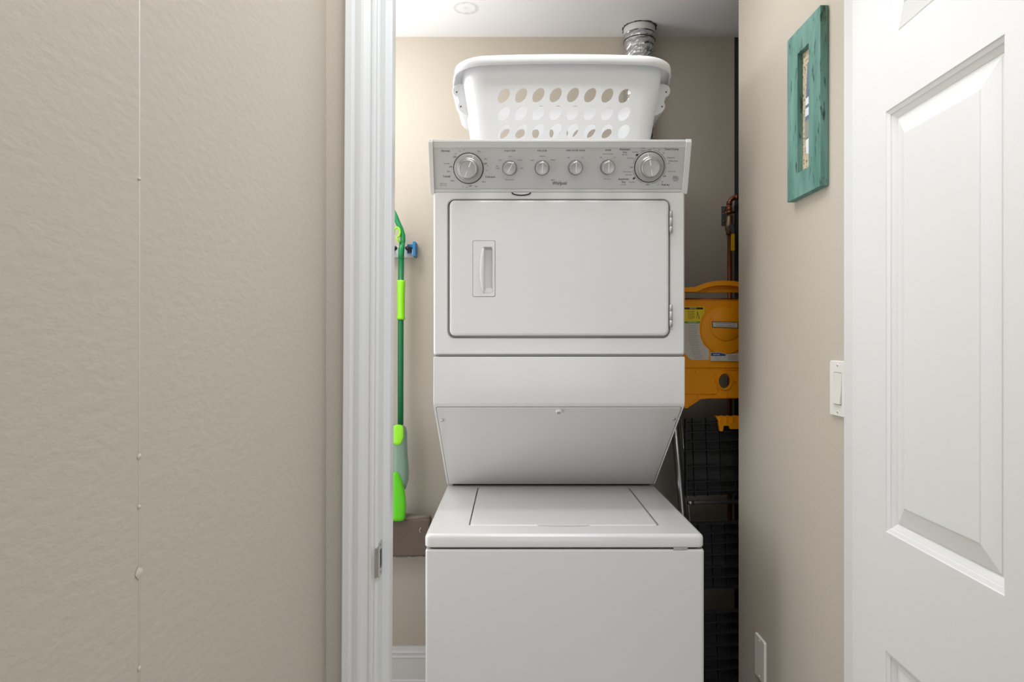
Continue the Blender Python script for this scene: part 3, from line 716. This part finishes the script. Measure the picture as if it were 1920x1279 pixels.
obj('bottle_cap', bm, M['lime'], mp)
bm = nb(); blade(bm, [(738, 745, 885), (734, 750, 890), (731, 754, 900), (730, 757.5, 915), (730, 760, 930), (730, 761.5, 950), (730, 760, 970), (732, 758, 976)], YM - 0.052, 0.014)
obj('head_neck', bm, M['limed'], mp)
mpad = mat('brown_microfibre', (104, 90, 80), 0.95, bump=1.0, bscale=420, var=0.35, vscale=300, stretch=(0.6, 1, 1))
bm = nb(); R_ = []
a0, a1 = Q(690, 1040), Q(809, 968.5)
for ins, yy in ((0.006, YM + 0.008), (0.0, YM + 0.002), (0.0, YM - 0.034), (0.006, YM - 0.040)):
    R_.append([(a, yy, b + (a - a0.x)*0.022) for a, b in rr(a0.x + ins, a1.x - ins, a0.z + ins, a1.z - 0.004 - ins, 0.010, 6)])
loops(bm, R_, cap0=True, cap1=True)
obj('mop_pad', bm, mpad, mp)
# fibres of the pad's lower fringe and a loose thread
bm = nb()
for k in range(150):
    x = a0.x + (a1.x - a0.x) * random.random(); z = a0.z + (x - a0.x)*0.022 + 0.002
    tube(bm, [(x, YM - 0.03 + 0.02*random.random(), z), (x + random.uniform(-.003, .003), YM - 0.03, z - random.uniform(.003, .007))], 0.0007, 4)
obj('pad_fringe', bm, mpad, mp)
bm = nb(); tube(bm, [Q(789, 990, YM-.043), Q(786.5, 995, YM-.043), Q(787.5, 998, YM-.044), Q(791, 1000, YM-.043)], 0.0010, 6); obj('loose_thread', bm, M['stickw'], mp)
bm = nb(); blade(bm, [(690, 807, 966.5), (690, 808, 968), (690, 808.5, 970), (690, 808, 972)], YM - 0.016, 0.022)
obj('head_plate', bm, mat('grey_brown_binding', (128, 118, 106), 0.9, bump=0.6, bscale=300), mp)

hk = thing('mop_rack', 'white and blue wall rack with black clamps gripping the green mop', 'mop holder', Q(750, 482, 2.495))
bm = nb(); a = Q(700, 484, 2.49); b = Q(777, 463, 2.49); bx(bm, a.x, b.x, 2.474, 2.4995, a.z, b.z); obj('rack_rail', bm, M['holder'], hk, bevel=0.002)
bm = nb(); a = Q(775.5, 482, 2.47); b = Q(780.5, 455, 2.47); bx(bm, a.x, b.x, 2.445, 2.4995, a.z, b.z)
a = Q(764, 476, 2.47); b = Q(777, 459, 2.47); bx(bm, a.x, b.x, 2.462, 2.4738, a.z, b.z); obj('end_bracket', bm, M['blue'], hk, bevel=0.0015)
bm = nb(); a = Q(772, 477, 2.44); b = Q(775.3, 467, 2.44); bx(bm, a.x, b.x, 2.448, 2.462, a.z, b.z); obj('hook', bm, M['holder'], hk)
for s in (-1, 1):
    bm = nb(); pts = []
    for px, py, d in ((752 + s*9.5, 467, 2.428), (752 + s*11, 466, 2.430), (752 + s*14, 466.5, 2.440), (752 + s*17, 468.5, 2.455), (752+s*16, 471, 2.474)): pts.append(Q(px, py, d))
    tube(bm, pts, [.0070, .0085, .0095, .0100, .009], 12); obj('clamp', bm, M['clamp'], hk)

# ------------------------------------------------------------------ copper gas line with ball valve
def G(px, py, d=2.462): return P(px, py, d)
pp = thing('copper_pipe', 'aged copper pipe with a brass valve on the back wall', 'pipe', G(1368, 640))
bm = nb()
tube(bm, [G(1368, 1000), G(1368, 436)], 0.0082, 18)
obj('riser', bm, M['copper'], pp)
bm = nb()
el = [G(1367.5, 384)] + [G(1367.5 + 13*(1-math.cos(math.radians(a))), 384 - 13.5*math.sin(math.radians(a))) for a in range(10, 91, 10)] + [G(1392, 370.5), G(1420, 370.5)]
tube(bm, [G(1367.5, 402)] + el, 0.0085, 18)
tube(bm, [G(1367.5, 385), G(1367.5, 379)], 0.0102, 18); tube(bm, [G(1378, 370.6), G(1383, 370.6)], 0.0100, 18)
tube(bm, [G(1367.5, 401), G(1367.5, 396)], 0.0104, 18); tube(bm, [G(1367.5, 396), G(1367.5, 388)], 0.0096, 18)
tube(bm, [G(1359, 399, 2.470), G(1378, 398.5, 2.466)], 0.0042, 10)
obj('elbow', bm, M['copper'], pp)
bm = nb()
tube(bm, [G(1367.5, 405), G(1367.5, 407), G(1367.5, 416), G(1367, 421), G(1367, 432), G(1367, 436), G(1367, 441)], [.0090, .0125, .0125, .0150, .0150, .0118, .0105], 8)
lathe(bm, [(.010, 0), (.010, .012), (.007, .016), (0, .016)], G(1370, 426, 2.452), (0, -1, 0), 18)
obj('valve_body', bm, M['brass'], pp)
bm = nb()
prism(bm, [(1366, 424), (1369, 419.5), (1374, 419.5), (1376.5, 427), (1377.5, 440), (1371.5, 441), (1370, 431)], lambda a, b, d: tuple(P(a, b, d)), 2.436, 2.433)
prism(bm, [(1370.8, 439), (1377.6, 439), (1377.8, 470), (1374, 471.5), (1370, 470)], lambda a, b, d: tuple(P(a, b, d)), 2.4385, 2.4305, mi=1)
obj('valve_lever', bm, [M['galv'], M['yellowb']], pp, bevel=0.0008)
bk = thing('pipe_bracket', 'small galvanised bracket plate on the back wall behind the copper pipe', 'bracket', G(1358, 423, 2.498))
bm = nb(); a = G(1352.5, 423, 2.497); b = G(1366, 387.5, 2.497); bx(bm, a.x, b.x, 2.4955, 2.4995, a.z, b.z); obj('bracket_plate', bm, M['galv'], bk, bevel=0.001)
bm = nb()
for px, py in ((1358, 393), (1357, 402), (1358, 416)):
    bm = nb(); lathe(bm, [(.0042, 0), (.0038, .0025), (0, .003)], G(px, py, 2.4955), (0, -1, 0), 12); obj('screw', bm, M['brass'], bk)

# ------------------------------------------------------------------ folded step ladder
DL = 2.22
def Lp(px, py, off=0.0):   # point on the ladder's own plane, off = towards the room
    p = P(px, py, DL); return Vector((p.x, DL - off, p.z))
lx = Lp(1350, 640).x
sl = thing('step_ladder', 'folded yellow and black step ladder wedged between dryer and wall', 'step ladder', (lx, DL, 0))
def LF(a, b, d): return tuple(Lp(a, b, d))
CXL = 1352
def mir(pts): return pts + [(2*CXL - a, b) for a, b in pts[::-1]]
# yellow top tray
bm = nb()
left = [(CXL-11, 529), (1330, 530), (1318, 532.5), (1308, 536.5), (1301, 539.5), (1292, 540.5), (1278, 541.5), (1274, 546), (1274, 549.5)]
inn = [(CXL, 537.6), (1336, 538.2), (1322, 541), (1310, 545), (1300, 549.5)]
bandl = [(CXL, 528.6)] + left + inn[::-1]
prism(bm, bandl, LF, 0.0, 0.038); prism(bm, [(2*CXL-a, b) for a, b in bandl], LF, 0.0, 0.038)
prism(bm, inn + [(2*CXL-a, b) for a, b in inn[1:][::-1]], LF, 0.0, 0.014)
for s in (0, 1):   # sides of the hand slot
    q = [(1274, 549), (1279.5, 549), (1279.5, 563), (1274, 563)]
    if s: q = [(2*CXL-a, b) for a, b in q]
    prism(bm, q, LF, 0.0, 0.036)
low = [(1274, 562), (1274, 700), (1275, 745), (1279, 760), (1284, 766), (1289, 764.5), (1292, 757), (1298, 751), (1308, 748), (1325, 746.5)]
# body with the round hole in it: two halves bridged around the opening
hc = (1357, 715)
prism(bm, [(1274, 562), (2*CXL-1274, 562), (2*CXL-1274, 690), (1274, 690)], LF, 0.0, 0.014)
N = 48
outer = []; inner = []
outl = [(2*CXL-1274, 690)] 
poly = [(2*CXL-1274, 690), (1274, 690)] + low[1:] + [(1379, 746.5)] + [(2*CXL-a, b) for a, b in low[1:-1][::-1]]
def hit(ang):
    # ray from the hole centre to the outline
    dx, dy = math.cos(ang), math.sin(ang); best = None
    for (ax_, ay_), (bx_, by_) in zip(poly, poly[1:] + poly[:1]):
        ex, ey = bx_-ax_, by_-ay_; den = dx*ey - dy*ex
        if abs(den) < 1e-9: continue
        t_ = ((ax_-hc[0])*ey - (ay_-hc[1])*ex)/den; u_ = ((ax_-hc[0])*dy - (ay_-hc[1])*dx)/den
        if t_ > 0 and -1e-6 <= u_ <= 1+1e-6 and (best is None or t_ > best): best = t_
    return (hc[0] + dx*best, hc[1] + dy*best)
angs = sorted([2*PI*k/N for k in range(N)] + [math.atan2(b-hc[1], a-hc[0]) % (2*PI) for a, b in poly])
outer = [hit(a) for a in angs]; inner = [(hc[0] + 10.2*math.cos(a), hc[1] + 13.2*math.sin(a)) for a in angs]
loops(bm, [[LF(a, b, 0) for a, b in outer], [LF(a, b, .010) for a, b in outer], [LF(a, b, .010) for a, b in inner], [LF(a, b, 0) for a, b in inner], [LF(a, b, 0) for a, b in outer]], cap1=False)
tray = obj('paint_tray', bm, M['yellow'], sl, bevel=0.0012)
bm = nb()
# raised discs, ribs and rims
def disc(cx, cy, r, h0, h1, n=48): 
    c = Lp(cx, cy, 0); k = DL/F
    lathe(bm, [(r*k*1.0, h0), (r*k, h1-.0015), (r*k*0.965, h1), (0, h1)], c, (0, -1, 0), n)
disc(1356, 620, 45, 0.012, 0.0185); disc(1358, 609, 30.5, 0.0165, 0.0225)
pts = [Lp(hc[0] + 12.8*math.cos(2*PI*k/40), hc[1] + 15.8*math.sin(2*PI*k/40), 0.0115) for k in range(40)]
tube(bm, pts, 0.0034, 8, closed=True)
def rib(a, b, off=0.011, r=0.0016): tube(bm, [Lp(a[0], a[1], off), Lp(b[0], b[1], off)], r, 6)
rib((1275, 563.5), (1429, 563.5), .0145, .002)
rib((1274, 689), (1430, 697), .010, .002)
for x in (1302, 1329, 1356): rib((x, 690), (x, 698 + (x == 1356)*4))
for x in (1307, 1334, 1361): rib((x, 746), (x, 738 - (x == 1361)*4))
rib((1338, 716.5), (1344, 716.5)); rib((1371, 716.5), (1378, 716.5))
rib((1276, 738.5), (1340, 739.5)); rib((1340, 739.5), (1345, 733)); rib((1345, 733), (1339, 716)); rib((1339, 716), (1341, 703)); rib((1341, 703), (1336, 700))
tube(bm, [Lp(a, b, 0.0105) for a, b in [(1279, 760), (1284, 765.5), (1289, 764), (1292, 757), (1298, 751), (1308, 748), (1325, 746.5), (1379, 746.5)]], 0.0018, 6)
obj('tray_relief', bm, M['yellow'], tray)
bm = nb(); tube(bm, [Lp(1274, 561.3, 0.016), Lp(1430, 561.3, 0.016)], 0.0022, 8); obj('tray_pivot_rod', bm, M['copper'], tray)
# stickers
def sticker(name, outline, off, m, extra=None, label=None):
    bm = nb(); prism(bm, outline, LF, off - 0.0006, off)
    ms_ = [m, M['ink'], M['ink2'], M['stickg'], M['stickb'], M['white'], M['sticky']]
    if extra: extra(bm)
    return obj(name, bm, ms_, tray, label=label)
def LT(bm, s, px, py, cap, off, mi=1, bold=.00004, sx=0.9, rot=0.0):
    c = Lp(px, py, off); cr_, sr_ = math.cos(rot), math.sin(rot)
    text(bm, s, lambda a, b: (c.x + a*cr_ - b*sr_, c.y, c.z + a*sr_ + b*cr_), cap*DL/F/0.7, mi, 'CENTER', bold, sx)
def caution(bm):
    prism(bm, [(1276, 577.5), (1316, 577.5), (1316, 581), (1276, 581)], LF, .0150, .0153, mi=1)
    LT(bm, 'CAUTION', 1297, 579.2, 2.2, .0156, 5)
    for y, ws in ((585, (1286, 1302)), (587.3, (1287, 1300)), (590, (1286, 1301)), (592.2, (1288, 1299)), (594.4, (1286, 1302)), (596.6, (1287, 1301)), (598.8, (1288, 1299))):
        LT(bm, 'DO NOT STAND'[:int((ws[1]-ws[0])*0.8)], (ws[0]+ws[1])/2, y, 1.4, .0153, 1, .00005, 0.85)
    tube(bm, [Lp(1305, 585, .0155), Lp(1309, 599, .0155)], 0.0009, 5, mi=2); tube(bm, [Lp(1306, 586, .0155), Lp(1304, 597, .0155)], 0.0007, 5, mi=2)
    prism(bm, [(1276, 603.5), (1310, 603.5), (1309.5, 607), (1276, 607)], LF, .0150, .0154, mi=3)
    LT(bm, 'WHAT TO DO', 1296, 605.2, 1.9, .0157, 5)
sticker('caution_sticker', [(1276, 576), (1318, 576), (1318.5, 588), (1313, 596), (1310, 607), (1276, 607)], .0150, M['sticky'], caution, 'yellow caution sticker with a black header')
def body_txt(bm):
    rows_ = ['Keep both feet on', 'the steps and face', 'Do not lean out to', 'either side while', 'Read all labels', 'Check that spreader', 'is locked open', 'Set on level ground', 'Do not overload it', 'Keep steps clean', 'Never use near', 'electrical wires', 'Store in dry place', 'Keep away from', 'children and pets', 'Use as directed only', 'Keep this label']
    for k, s in enumerate(rows_):
        y = 611.5 + k*3.75; LT(bm, s, 1297 + max(0, k-6)*0.9, y, 1.75, .0153, 2, 0, 0.95)
sticker('instruction_sticker', [(1276, 607), (1309.5, 607), (1309, 620), (1311, 633), (1316, 645), (1322, 652), (1327, 655), (1327, 675), (1296, 675), (1289, 672), (1284, 666), (1276, 660)], .0150, M['stickw'], body_txt, 'pale instruction sticker with fine print')
tw = math.radians(-1.5)
def nfc(bm):
    prism(bm, [(1332.2, 604.8), (1378.4, 606), (1378.4, 615.3), (1333, 613.8)], LF, .0236, .0238, mi=0)
    LT(bm, 'NOT FOR COMMERCIAL USE', 1355.4, 607.9, 2.4, .0241, 1, .00005, 0.80, tw); LT(bm, 'NO PARA USO COMERCIAL', 1355.8, 612.2, 2.4, .0241, 1, .00005, 0.82, tw)
bm = nb(); prism(bm, [(1331, 603.4), (1379.6, 604.8), (1379.8, 616.6), (1331.6, 615)], LF, .0228, .0234); ns = obj('commercial_sticker_border', bm, M['ink'], tray)
bm = nb(); nfc(bm); obj('commercial_sticker', bm, [M['stickw'], M['ink']], tray, label='white sticker reading not for commercial use')
def notice(bm):
    prism(bm, [(1330, 662), (1345, 661.6), (1357, 664.5), (1357, 667.8), (1330, 667.8)], LF, .0192, .0195, mi=4)
    LT(bm, 'NOTICE', 1340, 665, 2.6, .0198, 5)
    for k, s in enumerate(('Inspect before use', 'Destroy if broken', 'or worn out')): LT(bm, s, 1343, 670.2 + 2.6*k, 1.4, .0195, 2, 0, .8)
    for k in range(4): LT(bm, 'AVISO IMPORTANTE', 1370, 667 + 2.8*k, 1.6, .0195, 1, .00006, .8)
sticker('notice_sticker', [(1329, 661), (1345, 660.6), (1360, 664.5), (1386, 662.5), (1386, 677.5), (1329, 677)], .0192, M['stickw'], notice, 'white notice sticker with a blue header')
# rails
def railx(py): return 1267 + (py - 800)*0.0867
for s in (0, 1):
    f = (lambda x: 2*CXL - x) if s else (lambda x: x)
    pb_ = 640 + (H/DL)*F       # floor line in this plane
    bm = nb(); tube(bm, [Lp(f(railx(700)), 700, -0.012), Lp(f(railx(1000)), 1000, -0.012), Lp(f(railx(pb_-8)), pb_-8, -0.012)], 0.0125, 20); obj('front_rail', bm, M['steel'], sl)
    bm = nb(); tube(bm, [Lp(f(1281), 781, -0.03), Lp(f(1297), 970, -0.03), Lp(f(1322), pb_-6, -0.03)], 0.0030, 8); obj('rear_rail', bm, M['steel'], sl)
    bm = nb(); lathe(bm, [(.0145, -0.0005), (.0155, .004), (.0145, .020), (.0135, .022)], (Lp(f(railx(pb_)), pb_).x, DL + .012, 0), (0, 0, 1), 20); lathe(bm, [(.0155, 0), (0, 0.001)], (Lp(f(railx(pb_)), pb_).x, DL + .012, 0), (0, 0, 1), 20); obj('rubber_foot', bm, M['black'], sl)
bm = nb(); tube(bm, [Lp(1287, 941, 0.016), Lp(1287.5, 941, 0.016), Lp(2*CXL-1287, 938.5, 0.016)], 0.0066, 16); tube(bm, [Lp(1287, 941, 0.016), Lp(1298, 941, 0.016)], 0.0076, 16); obj('cross_bar', bm, M['steel'], sl)
# steps seen from below: ribbed black plastic
def step(top, bot, hr, xl, tilt=0.045, curve=0):
    bm = nb(); off0 = -0.022
    xr_ = 2*CXL - xl
    def yy(x, y): return y - (x - 1300)*tilt
    def bar(x0, y0, x1, y1, t, o0, o1):
        if abs(x1-x0) > abs(y1-y0): q = [(x0, yy(x0, y0)-t), (x1, yy(x1, y1)-t), (x1, yy(x1, y1)+t), (x0, yy(x0, y0)+t)]
        else: q = [(x0-t, yy(x0, y0)), (x0+t, yy(x0, y0)), (x1+t, yy(x1, y1)), (x1-t, yy(x1, y1))]
        prism(bm, q, LF, o0, o1)
    prism(bm, [(xl, yy(xl, top)), (xr_, yy(xr_, top)), (xr_, yy(xr_, bot)), (xl, yy(xl, bot))], LF, off0 - 0.004, off0)
    for y in hr: bar(xl, y, xr_, y - 0.0, 0.55, off0, 0.004)
    for k in range(6):
        x = xl + 14 + k*25.5
        if x < xr_ - 5: bar(x, top, x + (bot-top)*0.03, bot, 0.5, off0, -0.004)
    bar(xl+0.6, top, xl+1.6, bot, 0.8, off0, 0.002); bar(xr_-1, top, xr_-1, bot, 0.8, off0, 0.002)
    obj('step', bm, M['blackp'], sl)
step(786, 933, [794.5, 811, 828, 845, 875, 904, 922], 1286, 0.03)
step(983, 1106, [984, 1001.5, 1020, 1041.5, 1065, 1084, 1106], 1297, 0.03)
step(1150, 1290, [1150, 1169, 1189, 1212, 1237, 1257, 1280], 1306, 0.03)
bm = nb()
prism(bm, [(1339, 779.5), (1346, 780.5), (1351, 779), (1357, 780.5), (1363, 779), (1369, 780.5), (1375, 779), (1390, 780), (1398, 786), (1390, 792), (1346, 792), (1343, 786)], LF, 0.004, 0.012)
for x in (1349, 1360, 1371, 1382): prism(bm, [(x, 781), (x+1.2, 781), (x+1.2, 792), (x, 792)], LF, 0.012, 0.018)
prism(bm, [(1344, 791.5), (1392, 791.5), (1392, 804), (1367, 804), (1364, 798), (1354.5, 798), (1353, 808), (1347, 808)], LF, 0.002, 0.014)
obj('tray_latch', bm, M['yellow'], sl)

# ------------------------------------------------------------------ teal picture frame on the right wall
FX = 0.6617; FY0, FY1 = 1.4195, 1.590; FZ0, FZ1 = H + 0.333, H + 0.7213; BW = 0.0565
mt = bpy.data.materials.new('teal_weathered_wood'); mt.use_nodes = True; nt = mt.node_tree; bs = nt.nodes['Principled BSDF']; bs.inputs['Roughness'].default_value = 0.7
tc = nt.nodes.new('ShaderNodeTexCoord')
def nznode(scale, stretch, detail=6):
    mpn = nt.nodes.new('ShaderNodeMapping'); mpn.inputs['Scale'].default_value = stretch; nt.links.new(tc.outputs['Object'], mpn.inputs['Vector'])
    n = nt.nodes.new('ShaderNodeTexNoise'); n.inputs['Scale'].default_value = scale; n.inputs['Detail'].default_value = detail; nt.links.new(mpn.outputs[0], n.inputs['Vector']); return n
n1 = nznode(30, (1, 1, 0.15)); r1 = nt.nodes.new('ShaderNodeValToRGB'); nt.links.new(n1.outputs['Fac'], r1.inputs['Fac'])
r1.color_ramp.elements[0].position = 0.3; r1.color_ramp.elements[0].color = lin((74, 120, 109)); r1.color_ramp.elements[1].position = 0.7; r1.color_ramp.elements[1].color = lin((120, 160, 149))
n3 = nznode(90, (1, 1, 0.25)); r3 = nt.nodes.new('ShaderNodeValToRGB'); nt.links.new(n3.outputs['Fac'], r3.inputs['Fac'])
r3.color_ramp.elements[0].position = 0.30; r3.color_ramp.elements[0].color = (1, 1, 1, 1); r3.color_ramp.elements[1].position = 0.40; r3.color_ramp.elements[1].color = (0, 0, 0, 1)
mxx = nt.nodes.new('ShaderNodeMix'); mxx.data_type = 'RGBA'; nt.links.new(r3.outputs['Color'], mxx.inputs['Factor']); nt.links.new(r1.outputs['Color'], mxx.inputs['A']); mxx.inputs['B'].default_value = lin((44, 62, 56))
nt.links.new(mxx.outputs['Result'], bs.inputs['Base Color'])
bpn = nt.nodes.new('ShaderNodeBump'); bpn.inputs['Strength'].default_value = 0.5; bpn.inputs['Distance'].default_value = 0.001; nt.links.new(n3.outputs['Fac'], bpn.inputs['Height']); nt.links.new(bpn.outputs[0], bs.inputs['Normal'])
pf = thing('picture_frame', 'weathered teal wooden picture frame hanging on the beige right wall', 'picture', (XR, (FY0+FY1)/2, FZ0))
def side(pts4):   # pts4: 4 (y,z) corners
    bm = nb(); prism(bm, pts4, lambda a, b, d: (d, a, b), FX, XR - 0.001); return bm
o4 = [(FY0, FZ0), (FY1, FZ0), (FY1, FZ1), (FY0, FZ1)]; i4 = [(FY0+BW, FZ0+BW), (FY1-BW, FZ0+BW), (FY1-BW, FZ1-BW), (FY0+BW, FZ1-BW)]
for k in range(4):
    k2 = (k+1) % 4
    g_ = 0.0002
    obj('frame_rail' if k % 2 == 0 else 'frame_stile', side([o4[k], o4[k2], i4[k2], i4[k]]), mt, pf, bevel=0.0008)
ma = bpy.data.materials.new('parchment_print'); ma.use_nodes = True; nt = ma.node_tree; bs = nt.nodes['Principled BSDF']; bs.inputs['Roughness'].default_value = 0.4
tc = nt.nodes.new('ShaderNodeTexCoord'); n = nt.nodes.new('ShaderNodeTexNoise'); n.inputs['Scale'].default_value = 160; n.inputs['Detail'].default_value = 5; nt.links.new(tc.outputs['Object'], n.inputs['Vector'])
r_ = nt.nodes.new('ShaderNodeValToRGB'); nt.links.new(n.outputs['Fac'], r_.inputs['Fac']); r_.color_ramp.elements[0].position = 0.36; r_.color_ramp.elements[0].color = lin((120, 104, 84)); r_.color_ramp.elements[1].position = 0.5; r_.color_ramp.elements[1].color = lin((206, 190, 162))
nt.links.new(r_.outputs[0], bs.inputs['Base Color'])
bm = nb(); ya, yb, za_, zb_ = FY0+BW-.002, FY1-BW+.002, FZ0+BW-.002, FZ1-BW+.002
quad(bm, [(XR-.006, ya, za_), (XR-.006, yb, za_), (XR-.006, yb, zb_), (XR-.006, ya, zb_)])
yc = (FY0+FY1)/2 - .003
def art(pts, mi): 
    f = quad(bm, [(XR-.0062-.0002*mi, yc + a, FZ0+BW + b) for a, b in pts], mi)
art([(-.019, .115), (.019, .115), (.006, .245), (-.006, .245)], 1)
art([(-.017, .125), (.017, .125), (.0158, .143), (-.0158, .143)], 2); art([(-.0165, .150), (.0165, .150), (.014, .166), (-.014, .166)], 2)
art([(-.022, .080), (.018, .072), (.019, .115), (-.019, .115)], 3); art([(-.018, .03), (.012, .04), (.014, .07), (-.018, .074)], 2)
obj('print', bm, [ma, mat('slate_blue_ink', (104, 118, 140), 0.5, var=0.1, vscale=60), mat('print_white', (226, 230, 234), 0.5), mat('print_grey', (150, 146, 138), 0.6, var=0.3, vscale=160)], pf)

# ------------------------------------------------------------------ switch and blank plate on the right wall
def wall_plate(name, label, cat, yc, zc, rocker):
    t = thing(name, label, cat, (XR, yc, zc - 0.057)); bm = nb()
    R0 = rr(yc-.035, yc+.035, zc-.0575, zc+.0575, .004, 4); R1 = rr(yc-.0335, yc+.0335, zc-.056, zc+.056, .004, 4)
    if rocker:
        Rh = rr(yc-.0168, yc+.0168, zc-.0335, zc+.0335, .001, 4)
        loops(bm, [[(XR, a, b) for a, b in R0], [(XR-.0035, a, b) for a, b in R0], [(XR-.0058, a, b) for a, b in R1], [(XR-.0058, a, b) for a, b in Rh], [(XR-.001, a, b) for a, b in Rh]])
    else:
        loops(bm, [[(XR, a, b) for a, b in R0], [(XR-.0035, a, b) for a, b in R0], [(XR-.0058, a, b) for a, b in R1]])
    obj('cover_plate', bm, M['plate'], t)
    for dz in (.0485, -.0485):
        bm = nb(); lathe(bm, [(.0034, .0), (.0032, .0010), (0, .0014)], (XR-.0056, yc, zc+dz), (-1, 0, 0), 16); 
        bx(bm, XR-.0073, XR-.0070, yc-.0026, yc+.0026, zc+dz-.0004, zc+dz+.0004, 1) if rocker else None
        obj('screw', bm, [M['plate'], M['ink2']], t)
    if rocker:
        bm = nb(); prism(bm, [(XR-.002, zc-.0325), (XR-.0105, zc-.0318), (XR-.0072, zc-.002), (XR-.0058, zc+.0325), (XR-.002, zc+.0325)], lambda a, b, d: (a, d, b), yc-.0158, yc+.0158)
        obj('rocker', bm, M['rocker'], t, bevel=.0006)
wall_plate('light_switch', 'white rocker light switch on the right wall next to the open door', 'light switch', 1.369, H - 0.0985, True)
wall_plate('blank_wall_plate', 'blank ivory wall plate low on the right wall', 'wall plate', 1.803, H - 0.8655, False)
